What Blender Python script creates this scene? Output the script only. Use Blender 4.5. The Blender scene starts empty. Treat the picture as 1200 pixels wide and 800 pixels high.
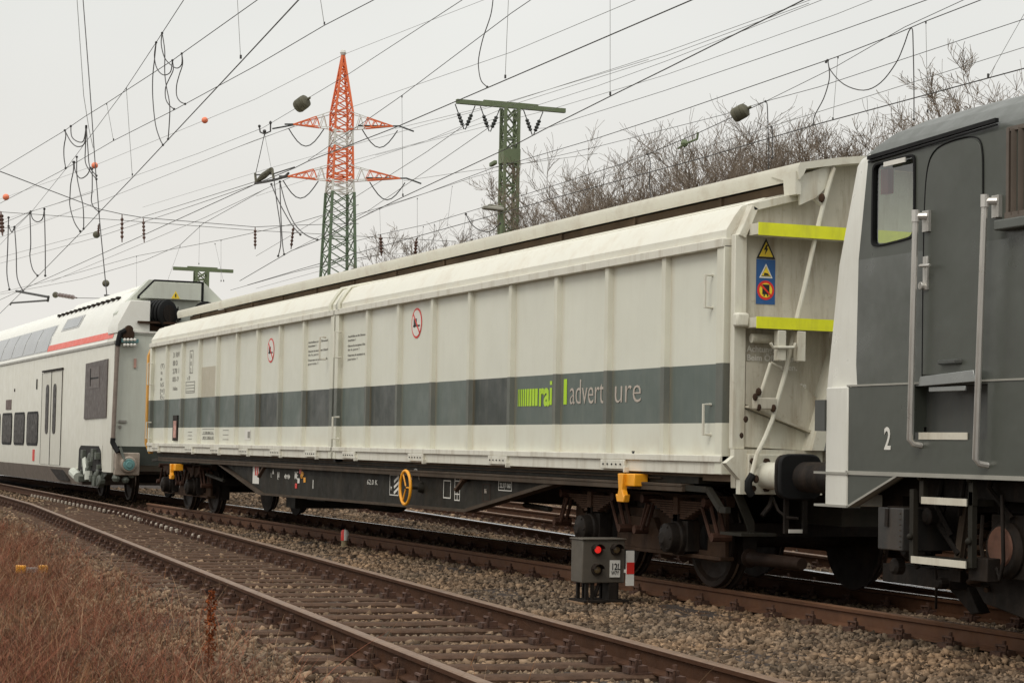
import bpy, bmesh, math, random
import numpy as np
from mathutils import Vector, Matrix
random.seed(7); RNG = np.random.default_rng(11)
S = bpy.context.scene
COL = S.collection
# ------------------------------------------------------------------ camera
F_PX, TH, PITCH, ROLL = 2383.0, .3913, .0522, .0188
CAM = Vector((0, -9.756, 1.254))
FW = Vector((-math.cos(TH)*math.cos(PITCH), math.sin(TH)*math.cos(PITCH), math.sin(PITCH)))
RT = Vector((math.sin(TH), math.cos(TH), 0)); UP = RT.cross(FW)
R2 = RT*math.cos(ROLL)+UP*math.sin(ROLL); U2 = -RT*math.sin(ROLL)+UP*math.cos(ROLL)
cd = bpy.data.cameras.new('camera'); cam = bpy.data.objects.new('camera', cd); COL.objects.link(cam)
cd.sensor_width = 36; cd.lens = F_PX/1200*36; cd.clip_end = 3000; cd.clip_start = .1
cam.matrix_world = Matrix(((R2.x,U2.x,-FW.x,CAM.x),(R2.y,U2.y,-FW.y,CAM.y),(R2.z,U2.z,-FW.z,CAM.z),(0,0,0,1)))
S.camera = cam
# ------------------------------------------------------------------ sky and light
SUN_EL, SUN_ROT = math.radians(48), math.radians(150)
w = bpy.data.worlds.new('World'); S.world = w; w.use_nodes = True
nt = w.node_tree; nt.nodes.clear()
N = nt.nodes.new; L = nt.links.new
out = N('ShaderNodeOutputWorld'); bg = N('ShaderNodeBackground'); L(bg.outputs[0], out.inputs[0])
sky = N('ShaderNodeTexSky'); sky.sky_type = 'NISHITA'; sky.sun_disc = False
sky.sun_elevation = SUN_EL; sky.sun_rotation = SUN_ROT; sky.air_density = 1; sky.dust_density = 5
sm = N('ShaderNodeVectorMath'); sm.operation = 'SCALE'; sm.inputs[3].default_value = .004; L(sky.outputs[0], sm.inputs[0])
tc = N('ShaderNodeTexCoord'); sx = N('ShaderNodeSeparateXYZ'); L(tc.outputs['Generated'], sx.inputs[0])
cr = N('ShaderNodeValToRGB'); L(sx.outputs[2], cr.inputs[0])
e = cr.color_ramp.elements
e[0].position = 0; e[0].color = (.79,.765,.715,1)
e[1].position = 1; e[1].color = (1.75,1.75,1.72,1)
for p, c in ((.10,(.81,.79,.745,1)), (.20,(.80,.80,.765,1)), (.36,(.86,.86,.83,1))):
    q = cr.color_ramp.elements.new(p); q.color = c
no = N('ShaderNodeTexNoise'); no.inputs['Scale'].default_value = 2.2; no.inputs['Detail'].default_value = 3
mpn = N('ShaderNodeMapping'); mpn.inputs['Scale'].default_value = (1,1,3); L(tc.outputs['Generated'], mpn.inputs[0]); L(mpn.outputs[0], no.inputs['Vector'])
mr = N('ShaderNodeMapRange'); mr.inputs[1].default_value = .3; mr.inputs[2].default_value = .7; mr.inputs[3].default_value = .935; mr.inputs[4].default_value = 1.045; L(no.outputs[0], mr.inputs[0])
vm = N('ShaderNodeVectorMath'); vm.operation = 'SCALE'; L(cr.outputs[0], vm.inputs[0]); L(mr.outputs[0], vm.inputs[3])
ad = N('ShaderNodeVectorMath'); ad.operation = 'ADD'; L(vm.outputs[0], ad.inputs[0]); L(sm.outputs[0], ad.inputs[1])
L(ad.outputs[0], bg.inputs[0]); bg.inputs[1].default_value = 1.0
sd = bpy.data.lights.new('sun', 'SUN'); sd.energy = 1.1; sd.angle = math.radians(25); sd.color = (1,.95,.87)
so = bpy.data.objects.new('sun', sd); COL.objects.link(so)
# light comes from behind the camera, a little from the right
sdir = Vector((math.sin(SUN_ROT)*math.cos(SUN_EL), math.cos(SUN_ROT)*math.cos(SUN_EL), math.sin(SUN_EL)))
so.rotation_euler = sdir.to_track_quat('Z', 'Y').to_euler()
S.view_settings.view_transform = 'Standard'; S.view_settings.look = 'None'; S.view_settings.exposure = 0; S.view_settings.gamma = 1
# ------------------------------------------------------------------ helpers
def ray(px, py): return FW+R2*((px-600)/F_PX)-U2*((py-400)/F_PX)
def PY(px, py, Y):
    d = ray(px, py); return CAM+d*((Y-CAM.y)/d.y)
def PX(px, py, X):
    d = ray(px, py); return CAM+d*((X-CAM.x)/d.x)
def PZ(px, py, Z):
    d = ray(px, py); return CAM+d*((Z-CAM.z)/d.z)
MATS = {}
def mat(name, col, rough=.6, metal=0., var=.15, scale=3., dirt=None, damt=.35, streak=True, bump=0., bscale=30., band=None, island=0., ribs=None, emit=None, spec=.5, grime=None, hue=0.):
    if name in MATS: return MATS[name]
    if name in ('underframe paint','dusty frame edge','bogie rust','bogie dark iron','red brown shackle','wheel steel','black rubber','spring rust'): spec = .12; metal = 0.
    m = bpy.data.materials.new(name); m.use_nodes = True; t = m.node_tree; n = t.nodes.new; l = t.links.new
    b = t.nodes['Principled BSDF']; b.inputs['Roughness'].default_value = rough; b.inputs['Metallic'].default_value = metal
    b.inputs['Specular IOR Level'].default_value = spec
    tc = n('ShaderNodeTexCoord'); obj = tc.outputs['Object']
    rgb = n('ShaderNodeRGB'); rgb.outputs[0].default_value = (*col, 1); c = rgb.outputs[0]
    def mix(fac, a, bcol, blend='MIX'):
        x = n('ShaderNodeMix'); x.data_type = 'RGBA'; x.blend_type = blend
        if isinstance(fac, float): x.inputs[0].default_value = fac
        else: l(fac, x.inputs[0])
        l(a, x.inputs[6])
        if isinstance(bcol, tuple): x.inputs[7].default_value = (*bcol, 1)
        else: l(bcol, x.inputs[7])
        return x.outputs[2]
    def math_(op, a, bb, clamp=False):
        x = n('ShaderNodeMath'); x.operation = op; x.use_clamp = clamp
        for i, v in enumerate((a, bb)):
            if isinstance(v, (int, float)): x.inputs[i].default_value = v
            else: l(v, x.inputs[i])
        return x.outputs[0]
    def noise(sc, detail=5, stretch=None, rough_=.6):
        x = n('ShaderNodeTexNoise'); x.inputs['Scale'].default_value = sc; x.inputs['Detail'].default_value = detail; x.inputs['Roughness'].default_value = rough_
        if stretch:
            mp = n('ShaderNodeMapping'); mp.inputs['Scale'].default_value = stretch; l(obj, mp.inputs[0]); l(mp.outputs[0], x.inputs['Vector'])
        else: l(obj, x.inputs['Vector'])
        return x.outputs[0]
    def ramp(v, a, bb, lo=0., hi=1.):
        x = n('ShaderNodeMapRange'); x.inputs[1].default_value = a; x.inputs[2].default_value = bb; x.inputs[3].default_value = lo; x.inputs[4].default_value = hi; l(v, x.inputs[0]); return x.outputs[0]
    sep = None
    if band or ribs:
        sx = n('ShaderNodeSeparateXYZ'); l(obj, sx.inputs[0]); sep = sx.outputs
    if band:
        z0, z1, bc = band
        f = math_('MULTIPLY', math_('GREATER_THAN', sep[2], z0), math_('LESS_THAN', sep[2], z1))
        c = mix(f, c, bc)
    if hue:
        c = mix(ramp(noise(.7, 3), .35, .65), c, tuple(max(0, v*k) for v, k in zip(col, (1+hue, 1, 1-hue))))
    v = ramp(noise(scale), .25, .75, 1-var, 1+var)
    x = n('ShaderNodeVectorMath'); x.operation = 'SCALE'; l(c, x.inputs[0]); l(v, x.inputs[3]); c = x.outputs[0]
    if island:
        g = n('ShaderNodeNewGeometry'); vv = ramp(g.outputs['Random Per Island'], 0, 1, 1-island, 1+island)
        x = n('ShaderNodeVectorMath'); x.operation = 'SCALE'; l(c, x.inputs[0]); l(vv, x.inputs[3]); c = x.outputs[0]
    if dirt:
        f = ramp(noise(1.0, 6, (7, 7, .9) if streak else (3, 3, 3), .7), .48, .78, 0, damt)
        c = mix(f, c, dirt)
        f2 = ramp(noise(14, 6, None, .75), .58, .8, 0, damt*.7)
        c = mix(f2, c, dirt)
    if ribs:
        x0, W, rc, amt = ribs
        fr = n('ShaderNodeMath'); fr.operation = 'FRACT'; l(math_('DIVIDE', math_('SUBTRACT', sep[0], x0), W), fr.inputs[0])
        near = math_('MAXIMUM', ramp(fr.outputs[0], .045, .12, 1, 0), ramp(fr.outputs[0], .90, .97, 0, 1))
        f = math_('MULTIPLY', near, ramp(noise(1., 6, (9, 9, 1.3), .7), .35, .7, .1, amt))
        c = mix(f, c, rc)
        low = math_('MULTIPLY', ramp(sep[2], 1.2, 1.5, 1, 0), ramp(noise(2.5, 5), .4, .7, 0, amt*.8))
        c = mix(low, c, rc)
    if grime:
        gz0, gz1, gc, ga = grime
        sx2 = n('ShaderNodeSeparateXYZ'); l(obj, sx2.inputs[0])
        f = math_('MULTIPLY', ramp(sx2.outputs[2], gz0, gz1, ga, 0), ramp(noise(3, 5), .3, .7, .5, 1.))
        c = mix(f, c, gc)
    l(c, b.inputs['Base Color'])
    r = ramp(noise(scale*2.7), .3, .7, max(0, rough-.1), min(1, rough+.12)); l(r, b.inputs['Roughness'])
    if bump:
        bp = n('ShaderNodeBump'); bp.inputs['Strength'].default_value = bump; bp.inputs['Distance'].default_value = .02; l(noise(bscale, 4), bp.inputs['Height']); l(bp.outputs[0], b.inputs['Normal'])
    if emit:
        b.inputs['Emission Color'].default_value = (*col, 1); b.inputs['Emission Strength'].default_value = emit
    MATS[name] = m; return m
def tag(o, label=None, cat=None, group=None, kind=None):
    if label: o['label'] = label
    if cat: o['category'] = cat
    if group: o['group'] = group
    if kind: o['kind'] = kind
    return o
def thing(name, label, cat, loc=(0,0,0), group=None):
    o = bpy.data.objects.new(name, None); COL.objects.link(o); o.location = loc; o.empty_display_size = .3
    return tag(o, label, cat, group)
class MB:
    def __init__(s): s.v = []; s.f = []; s.m = []
    def add(s, vs, fs, mi=0):
        k = len(s.v); s.v += [tuple(v) for v in vs]; s.f += [tuple(i+k for i in f) for f in fs]; s.m += [mi]*len(fs); return s
    def box(s, x0, x1, y0, y1, z0, z1, mi=0):
        return s.add([(x, y, z) for x in (x0, x1) for y in (y0, y1) for z in (z0, z1)], [(0,1,3,2),(4,6,7,5),(0,4,5,1),(2,3,7,6),(0,2,6,4),(1,5,7,3)], mi)
    def prism(s, pts, axis, a0, a1, mi=0, miside=None):
        n = len(pts)
        def P(p, a): return {'x': (a, p[0], p[1]), 'y': (p[0], a, p[1]), 'z': (p[0], p[1], a)}[axis]
        s.add([P(p, a0) for p in pts]+[P(p, a1) for p in pts], [], mi); k = len(s.v)-2*n
        s.f += [tuple(k+i for i in range(n)), tuple(k+n+i for i in reversed(range(n)))]; s.m += [mi, mi]
        for i in range(n):
            j = (i+1) % n; s.f.append((k+i, k+j, k+n+j, k+n+i)); s.m.append(mi if miside is None else miside)
        return s
    def slab(s, a, b, wid, th, mi=0, up=(0,0,1)):
        "rectangular bar from a to b; wid across, th along up"
        a = Vector(a); b = Vector(b); d = (b-a).normalized(); u = Vector(up)
        if abs(d.dot(u)) > .98: u = Vector((1,0,0))
        sd_ = d.cross(u).normalized(); u = sd_.cross(d).normalized()
        vs = [p+sd_*(i*wid/2)+u*(j*th/2) for p in (a, b) for i in (-1,1) for j in (-1,1)]
        return s.add(vs, [(0,1,3,2),(4,6,7,5),(0,4,5,1),(2,3,7,6),(0,2,6,4),(1,5,7,3)], mi)
    def tube(s, pts, r, n=6, mi=0, closed=False, cap=True):
        pts = [Vector(p) for p in pts]; m = len(pts); rs = r if isinstance(r, (list, tuple)) else [r]*m
        k = len(s.v); prev = None
        for i, p in enumerate(pts):
            if closed: d = pts[(i+1) % m]-pts[i-1]
            else: d = pts[min(i+1, m-1)]-pts[max(i-1, 0)]
            if d.length < 1e-9: d = prev_d
            d = d.normalized(); prev_d = d
            if prev is None:
                u = Vector((0,0,1)) if abs(d.z) < .9 else Vector((1,0,0))
                u = (u-d*u.dot(d)).normalized()
            else:
                u = prev-d*prev.dot(d); u = u.normalized() if u.length > 1e-6 else prev
            prev = u; v = d.cross(u)
            for a in range(n):
                t = 2*math.pi*a/n; s.v.append(tuple(p+(u*math.cos(t)+v*math.sin(t))*rs[i]))
        for i in range(m if closed else m-1):
            for a in range(n):
                b = (a+1) % n; j = (i+1) % m
                s.f.append((k+i*n+a, k+i*n+b, k+j*n+b, k+j*n+a)); s.m.append(mi)
        if cap and not closed:
            s.f.append(tuple(k+a for a in reversed(range(n)))); s.m.append(mi)
            s.f.append(tuple(k+(m-1)*n+a for a in range(n))); s.m.append(mi)
        return s
    def lathe(s, o, d, prof, n=20, mi=0):
        "prof: (distance along d, radius)"
        o = Vector(o); d = Vector(d).normalized(); k = len(s.v)
        u = Vector((0,0,1)) if abs(d.z) < .9 else Vector((1,0,0)); u = (u-d*u.dot(d)).normalized(); v = d.cross(u)
        for a, r in prof:
            for i in range(n):
                t = 2*math.pi*(i+.5)/n; s.v.append(tuple(o+d*a+(u*math.cos(t)+v*math.sin(t))*r))
        for q in range(len(prof)-1):
            for i in range(n):
                j = (i+1) % n; s.f.append((k+q*n+i, k+q*n+j, k+(q+1)*n+j, k+(q+1)*n+i)); s.m.append(mi)
        s.f.append(tuple(k+i for i in reversed(range(n)))); s.m.append(mi)
        s.f.append(tuple(k+(len(prof)-1)*n+i for i in range(n))); s.m.append(mi)
        return s
    def ball(s, c, r, mi=0, n=12, sc=(1,1,1)):
        c = Vector(c); k = len(s.v); m = n//2
        for i in range(1, m):
            ph = math.pi*i/m
            for j in range(n):
                t = 2*math.pi*j/n; s.v.append((c.x+r*sc[0]*math.sin(ph)*math.cos(t), c.y+r*sc[1]*math.sin(ph)*math.sin(t), c.z+r*sc[2]*math.cos(ph)))
        s.v += [(c.x, c.y, c.z+r*sc[2]), (c.x, c.y, c.z-r*sc[2])]; T = len(s.v)-2
        for i in range(m-2):
            for j in range(n):
                b = (j+1) % n; s.f.append((k+i*n+j, k+i*n+b, k+(i+1)*n+b, k+(i+1)*n+j)); s.m.append(mi)
        for j in range(n):
            b = (j+1) % n
            s.f.append((T, k+b, k+j)); s.m.append(mi); s.f.append((T+1, k+(m-2)*n+j, k+(m-2)*n+b)); s.m.append(mi)
        return s
    def mesh(s, name, mats, smooth=35, recalc=True):
        me = bpy.data.meshes.new(name); me.from_pydata(s.v, [], s.f)
        for m in (mats if isinstance(mats, (list, tuple)) else [mats]): me.materials.append(m)
        me.polygons.foreach_set('material_index', s.m)
        if recalc:
            bm = bmesh.new(); bm.from_mesh(me); bmesh.ops.recalc_face_normals(bm, faces=bm.faces); bm.to_mesh(me); bm.free()
        if smooth: me.shade_smooth(); me.set_sharp_from_angle(angle=math.radians(smooth))
        me.update(); return me
    def build(s, name, mats, parent=None, bevel=0, smooth=35, label=None):
        o = bpy.data.objects.new(name, s.mesh(name, mats, smooth)); COL.objects.link(o)
        if parent:
            o.parent = parent
            off = -parent_loc(parent)
            for v in o.data.vertices: v.co += off
        if bevel:
            b = o.modifiers.new('bevel', 'BEVEL'); b.width = bevel; b.segments = 2; b.limit_method = 'ANGLE'; b.angle_limit = math.radians(40)
        if label: o['label'] = label
        return o
def parent_loc(p):
    v = Vector((0,0,0))
    while p: v += p.location; p = p.parent
    return v
def children(o): return [c for c in bpy.data.objects if c.parent == o]
def copy_tree(src, loc, label=None):
    def rec(o, par):
        c = o.copy(); COL.objects.link(c)
        if par: c.parent = par
        for ch in kids.get(o.name, []): rec(ch, c)
        return c
    kids = {}
    for c in bpy.data.objects:
        if c.parent: kids.setdefault(c.parent.name, []).append(c)
    r = rec(src, None); r.location = loc
    if label: r['label'] = label
    return r
def text(s, size, pos, face, m, parent, name='lettering', width=None, off=.0, align='LEFT', shear=0, space=1., th=.0015):
    "face '-y': reads on a wall facing the camera side; '+x': on an end wall"
    cu = bpy.data.curves.new('t', 'FONT'); cu.body = s; cu.size = size; cu.extrude = th; cu.offset = off; cu.align_x = align; cu.shear = shear; cu.space_character = space; cu.resolution_u = 3
    ob = bpy.data.objects.new('t', cu); COL.objects.link(ob); bpy.context.view_layer.update()
    me = bpy.data.meshes.new_from_object(ob.evaluated_get(bpy.context.evaluated_depsgraph_get())); bpy.data.objects.remove(ob)
    xs = [v.co.x for v in me.vertices]; k = 1
    if width and xs: k = width/(max(xs)-min(xs))
    pl = parent_loc(parent) if parent else Vector()
    for v in me.vertices:
        x, y, z = v.co.x*k, v.co.y, v.co.z
        q = Vector((x, -z, y)) if face == '-y' else Vector((z, x, y))
        v.co = Vector(pos)+q-pl
    me.materials.clear(); me.materials.append(m)
    o = bpy.data.objects.new(name, me); COL.objects.link(o)
    if parent: o.parent = parent
    return o
def fastmesh(name, V, Fc, m):
    V = np.asarray(V, dtype=np.float32); Fc = np.asarray(Fc, dtype=np.int32); k = Fc.shape[1]
    me = bpy.data.meshes.new(name); me.vertices.add(len(V)); me.vertices.foreach_set('co', V.ravel())
    me.loops.add(Fc.size); me.loops.foreach_set('vertex_index', Fc.ravel())
    me.polygons.add(len(Fc)); me.polygons.foreach_set('loop_start', np.arange(0, Fc.size, k, dtype=np.int32))
    me.update(calc_edges=True); me.materials.append(m)
    o = bpy.data.objects.new(name, me); COL.objects.link(o); return o
def project(P):
    d = np.asarray(P)-np.array(CAM); f = d@np.array(FW)
    return 600+F_PX*(d@np.array(R2))/f, 400-F_PX*(d@np.array(U2))/f, f
# ------------------------------------------------------------------ materials
WHITE = (.665,.665,.565); BAND = (.095,.120,.104); BAND_D = (.026,.034,.028)
TAN = (.33,.235,.11)
m_rail_side = mat('rail rust', (.064,.027,.012), .85, spec=.2, var=.3, scale=6, dirt=(.035,.022,.016), damt=.5, streak=False, bump=.3, bscale=60)
m_rail_top = mat('worn rail head', (.17,.105,.065), .5, 0., spec=.3, var=.25, scale=5, dirt=(.09,.05,.03), damt=.5, streak=False)
m_rail_shiny = mat('polished rail head', (.62,.62,.63), .22, 1., var=.1)
m_sleeper = mat('old wooden sleeper', (.080,.047,.030), .9, var=.4, scale=8, spec=.15, dirt=(.022,.011,.007), damt=.6, streak=False, bump=.6, bscale=25)
m_iron = mat('rusty iron fittings', (.07,.032,.018), .85, var=.4, scale=20, dirt=(.02,.012,.01), damt=.6, streak=False, bump=.4)
m_ground = mat('bare ground', (.105,.075,.052), .95, var=.35, scale=1.3, dirt=(.05,.035,.024), damt=.7, streak=False, bump=.8, bscale=18)
m_ballast = mat('ballast bed', (.040,.027,.019), .95, var=.35, scale=3, dirt=(.03,.02,.015), damt=.8, streak=False, bump=1., bscale=40)
m_stone = mat('ballast stone', (.158,.116,.079), .95, var=.35, scale=.7, dirt=(.065,.036,.020), damt=.6, streak=False, island=.75, hue=.12, spec=.2)
m_grass = mat('dry grass', (.15,.085,.048), .9, var=.3, scale=.6, island=.6, spec=.1, hue=.2)
m_bramble = mat('dry red brown stalks', (.175,.067,.040), .9, var=.3, scale=.8, island=.75, spec=.1)
# ------------------------------------------------------------------ ground, ballast
gb = MB(); gb.add([(-700,-400,-.42),(300,-400,-.42),(300,900,-.42),(-700,900,-.42)], [(0,1,2,3)])
tag(gb.build('ground', m_ground, smooth=0), kind='structure')
def near_rail_y(x):      # centre line of the near rail of the foreground track
    return -4.46-.0815*(x+25) if x > -40 else -3.24-.0815*(x+40)*.6
def far_rail_y(x):
    return -2.83-.0815*(x+25)+.03 if x > -38 else (-1.74-.0815*(x+38)*.35)
def bed_z(x, y):
    x = np.asarray(x, dtype=float); y = np.asarray(y, dtype=float)
    ny = np.where(x > -40, -4.46-.0815*(x+25), -3.24-.0815*(x+40)*.6)
    z = -.185+0*x
    d = ny-y                     # metres to the camera side of the near rail
    z = np.where(d > .5, -.185-.16*np.clip((d-.5)/1.6, 0, 1)**.8, z)
    z = np.where((y > ny-.5) & (y < ny+2.1), -.213, z)
    mid = (y > ny+2.0) & (y < -1.2)
    z = np.where(mid, -.205, z)
    return z
nx, ny_ = 520, 230
xs = np.linspace(-95, 6, nx); ys = np.concatenate([np.linspace(-13, 2, 170), np.linspace(2.1, 26, ny_-170)])
Xg, Yg = np.meshgrid(xs, ys, indexing='ij')
Zg = bed_z(Xg, Yg)+RNG.normal(0, .008, Xg.shape)+.012*np.sin(Xg*2.1+Yg*1.3)+.01*np.sin(Xg*.9-Yg*2.7)
Zg[0, :] = Zg[-1, :] = -.45; Zg[:, 0] = Zg[:, -1] = -.45
V = np.stack([Xg.ravel(), Yg.ravel(), Zg.ravel()], 1)
i, j = np.meshgrid(np.arange(nx-1), np.arange(ny_-1), indexing='ij'); a = (i*ny_+j).ravel()
bed = fastmesh('ballast_bed', V, np.stack([a, a+ny_, a+ny_+1, a+1], 1), m_ballast); bed.data.shade_smooth(); tag(bed, kind='structure')
# loose stones: convex lumps, dense close by, thinning with distance
ph = (1+5**.5)/2
ico_v = np.array([(-1,ph,0),(1,ph,0),(-1,-ph,0),(1,-ph,0),(0,-1,ph),(0,1,ph),(0,-1,-ph),(0,1,-ph),(ph,0,-1),(ph,0,1),(-ph,0,-1),(-ph,0,1)])/1.9
ico_f = np.array([(0,11,5),(0,5,1),(0,1,7),(0,7,10),(0,10,11),(1,5,9),(5,11,4),(11,10,2),(10,7,6),(7,1,8),(3,9,4),(3,4,2),(3,2,6),(3,6,8),(3,8,9),(4,9,5),(2,4,11),(6,2,10),(8,6,7),(9,8,1)])
cub_v = np.array([(x_, y_, z_) for x_ in (-1, 1) for y_ in (-1, 1) for z_ in (-1, 1)])*.62
cub_q = np.array([(0,1,3,2),(4,6,7,5),(0,4,5,1),(2,3,7,6),(0,2,6,4),(1,5,7,3)])
def scatter(x0, x1, y0, y1, per, rmin, rmax, keep=None):
    n = int((x1-x0)*(y1-y0)*per); x = RNG.uniform(x0, x1, n); y = RNG.uniform(y0, y1, n); z = bed_z(x, y)
    px, py, f = project(np.stack([x, y, z], 1)); ok = (f > 1) & (px > -30) & (px < 1230) & (py < 840)
    if keep is not None: ok &= keep(x, y)
    x, y, z = x[ok], y[ok], z[ok]; return x, y, z, RNG.uniform(rmin, rmax, len(x))*RNG.choice([1, 1, 1, 1.45], len(x))
def on_track(x, y):
    ny = np.where(x > -40, -4.46-.0815*(x+25), -3.24-.0815*(x+40)*.6)
    d = y-ny
    bare = (d < -1.3) & (RNG.random(len(x)) < np.clip((-d-1.3)/1.2, .0, .93))   # thins out under the brush
    rail = (np.abs(d) < .09) | (np.abs(d-1.63) < .09) | (np.abs(y+.75) < .1)
    k = np.abs(((x+8.0-(d-.8)*0.0813)/.63+.5) % 1-.5)*.63
    sleeper = (k < .115) & (d > -.50) & (d < 2.12) & (RNG.random(len(x)) < .985)
    return ~bare & ~rail & ~sleeper
parts = [scatter(-16, -7, -8, 1, 1250, .010, .030, on_track), scatter(-24, -16, -8.5, 1.2, 900, .011, .031, on_track),
         scatter(-36, -24, -7.5, 4, 460, .014, .034, on_track), scatter(-60, -36, -6, 12, 90, .025, .05, on_track), scatter(-36, -14, 1, 9, 170, .02, .045, on_track)]
x, y, z, r = [np.concatenate([p[k] for p in parts]) for k in range(4)]
n = len(x); print('stones', n)
sc = RNG.uniform(.55, 1.3, (n, 1, 3))*r[:, None, None]; jit = RNG.uniform(.45, 1.3, (n, 8, 3))
A = RNG.uniform(0, 2*math.pi, n); B_ = RNG.uniform(-.9, .9, n)
P = cub_v[None]*jit*sc
c, s_ = np.cos(A)[:, None], np.sin(A)[:, None]; P = np.stack([P[..., 0]*c-P[..., 1]*s_, P[..., 0]*s_+P[..., 1]*c, P[..., 2]], -1)
c, s_ = np.cos(B_)[:, None], np.sin(B_)[:, None]; P = np.stack([P[..., 0], P[..., 1]*c-P[..., 2]*s_, P[..., 1]*s_+P[..., 2]*c], -1)
P += np.stack([x, y, z+r*RNG.uniform(-.1, .55, n)], 1)[:, None, :]
cub_f = np.concatenate([cub_q[:, (0,1,2)], cub_q[:, (0,2,3)]])
Fs = (cub_f[None]+(np.arange(n)*8)[:, None, None]).reshape(-1, 3)
st = fastmesh('ballast_stones', P.reshape(-1, 3), Fs, m_stone); tag(st, kind='stuff')
# ------------------------------------------------------------------ rails and sleepers
RH = .16
prof = [(-.065,-RH),(.065,-RH),(.065,-RH+.012),(.012,-RH+.03),(.010,-.045),(.035,-.034),(.036,-.008),(.028,0),(-.028,0),(-.036,-.008),(-.035,-.034),(-.010,-.045),(-.012,-RH+.03),(-.065,-RH+.012)]
def rail(pts, label, group, top, name='rail', cat='rail'):
    mb = MB(); n = len(prof); k = 0
    for i, (x, y) in enumerate(pts):
        a = pts[max(i-1, 0)]; b = pts[min(i+1, len(pts)-1)]; d = Vector((b[0]-a[0], b[1]-a[1], 0)).normalized(); s = Vector((-d.y, d.x, 0))
        mb.v += [(x+s.x*u, y+s.y*u, v) for u, v in prof]
    for i in range(len(pts)-1):
        for j in range(n):
            q = (j+1) % n; mb.f.append((i*n+j, i*n+q, (i+1)*n+q, (i+1)*n+j)); mb.m.append(1 if j in (6,7,8) else 0)
    mb.f.append(tuple(range(n))); mb.m.append(0); mb.f.append(tuple((len(pts)-1)*n+q for q in reversed(range(n)))); mb.m.append(0)
    o = mb.build(name, [mat('orange rail rust', (.115,.047,.019), .8, var=.3, scale=6, dirt=(.04,.02,.012), damt=.5, streak=False) if 'rust red' in label else m_rail_side, top]); return tag(o, label, cat, group)
X = [-7+k*-1.5 for k in range(60)]
fg_near = rail([(x, near_rail_y(x)) for x in X if x > -62], 'worn brown rail nearest the dry grass, running to the bottom edge', 'rails', m_rail_top)
fg_far = rail([(x, far_rail_y(x)) for x in X if x > -62], 'worn brown rail of the empty track on the side towards the train', 'rails', m_rail_top)
rail([(x, -.7525) for x in (4, -20, -41)], 'rust red rail under the near wheels of the train', 'rails', mat('orange rust head', (.15,.070,.032), .6, var=.2, scale=5))
rail([(x, .7525) for x in (4, -40, -120)], 'bright topped rail under the far wheels of the train', 'rails', m_rail_shiny)
def backy(x, o): return 2.08+o+.105*(-23-x)
for o, lb in ((0, 'shiny rail just beyond the freight wagon track'), (1.5, 'dull second rail beyond the freight wagon track'), (2.75, 'third rail seen through the gap beyond the wagon'), (4.2, 'farthest rail seen through the gap under the wagon')):
    rail([(x, backy(x, o)) for x in (-8, -40, -110)], lb, 'rails', m_rail_shiny if o == 0 else m_rail_top)
# one sleeper with its two fastenings, then copies
def make_sleeper(g, wid=.24):
    t = thing('sleeper', 'worn wooden sleeper', 'sleeper', (0,0,0), g)
    mb = MB(); nseg = 9
    for k in range(nseg+1):
        xx = -1.25+2.5*k/nseg; wv = random.uniform(-.008, .008); h = random.uniform(-.006, .004)
        mb.v += [(-wid/2+wv, xx, -.30), (-wid/2+wv, xx, -.185+h), (-wid*.36, xx, -.168+h), (wid*.36, xx, -.168+h), (wid/2+wv, xx, -.185+h), (wid/2+wv, xx, -.30)]
        if k:
            b = (k-1)*6
            for q in range(6): mb.f.append((b+q, b+(q+1) % 6, b+6+(q+1) % 6, b+6+q)); mb.m.append(0)
    mb.f += [tuple(range(6)), tuple(nseg*6+q for q in reversed(range(6)))]; mb.m += [0, 0]
    mb.build('beam', m_sleeper, t)
    for sy in (-1, 1):
        c = MB(); yc = sy*.79
        c.box(-.085, .085, yc-.17, yc+.17, -.172, -.158)
        for q in (-1, 1):
            c.box(-.075, .075, yc+q*.085-.035, yc+q*.085+.03, -.16, -.115); c.box(-.06, .06, yc+q*.15-.03, yc+q*.15+.03, -.165, -.125)
            c.lathe((0, yc+q*.10, -.14), (0,0,1), [(0,.030),(.055,.030),(.056,.016),(.090,.016)], 6)
            c.tube([(-.045, yc+q*.125, -.15), (-.06, yc+q*.125, -.085), (.06, yc+q*.125, -.085), (.045, yc+q*.125, -.15)], .012, 5)
            for zx in (-.065, .065): c.lathe((zx, yc+q*.15, -.16), (0,0,1), [(0,.017),(.03,.015)], 6)
        c.build('rail_fastening', m_iron, t)
    return t
proto = make_sleeper('sleepers of the empty foreground track')
k = 0; x = -8.0; names = []
while x > -47:
    y = (near_rail_y(x)+far_rail_y(x))/2; o = proto if k == 0 else copy_tree(proto, (0,0,0))
    o.location = (x, y, random.uniform(.004, .014)); o.rotation_euler = (0, 0, math.atan(.0815)*-1+random.uniform(-.02, .02))
    o['label'] = 'brown wooden sleeper set in ballast under the empty foreground track'; k += 1; x -= .63
q = make_sleeper('sleepers under the train track'); k = 0; x = -8.2
while x > -42:
    o = q if k == 0 else copy_tree(q, (0,0,0)); o.location = (x, 0, -.004); o['label'] = 'dark sleeper mostly buried in ballast under the train'; k += 1; x -= .66
q = make_sleeper('sleepers of the track beyond the wagon'); k = 0; x = -18
while x > -42:
    o = q if k == 0 else copy_tree(q, (0,0,0)); o.location = (x, backy(x, .75), -.004); o.rotation_euler.z = -.105; o['label'] = 'dark sleeper of the track seen beyond and under the wagon'; k += 1; x -= .66
# shiny clips along the far rail towards the switch
clipm = mat('shiny clip', (.42,.36,.29), .4, .5)
for kx in range(40):
    xx = -29-kx*.55
    c = MB(); yy = far_rail_y(xx)-.15; c.lathe((xx, yy, -.15), (0,0,1), [(0,.036),(.05,.032),(.06,.015)], 8); c.build('rail_clip', clipm, fg_far)
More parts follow.
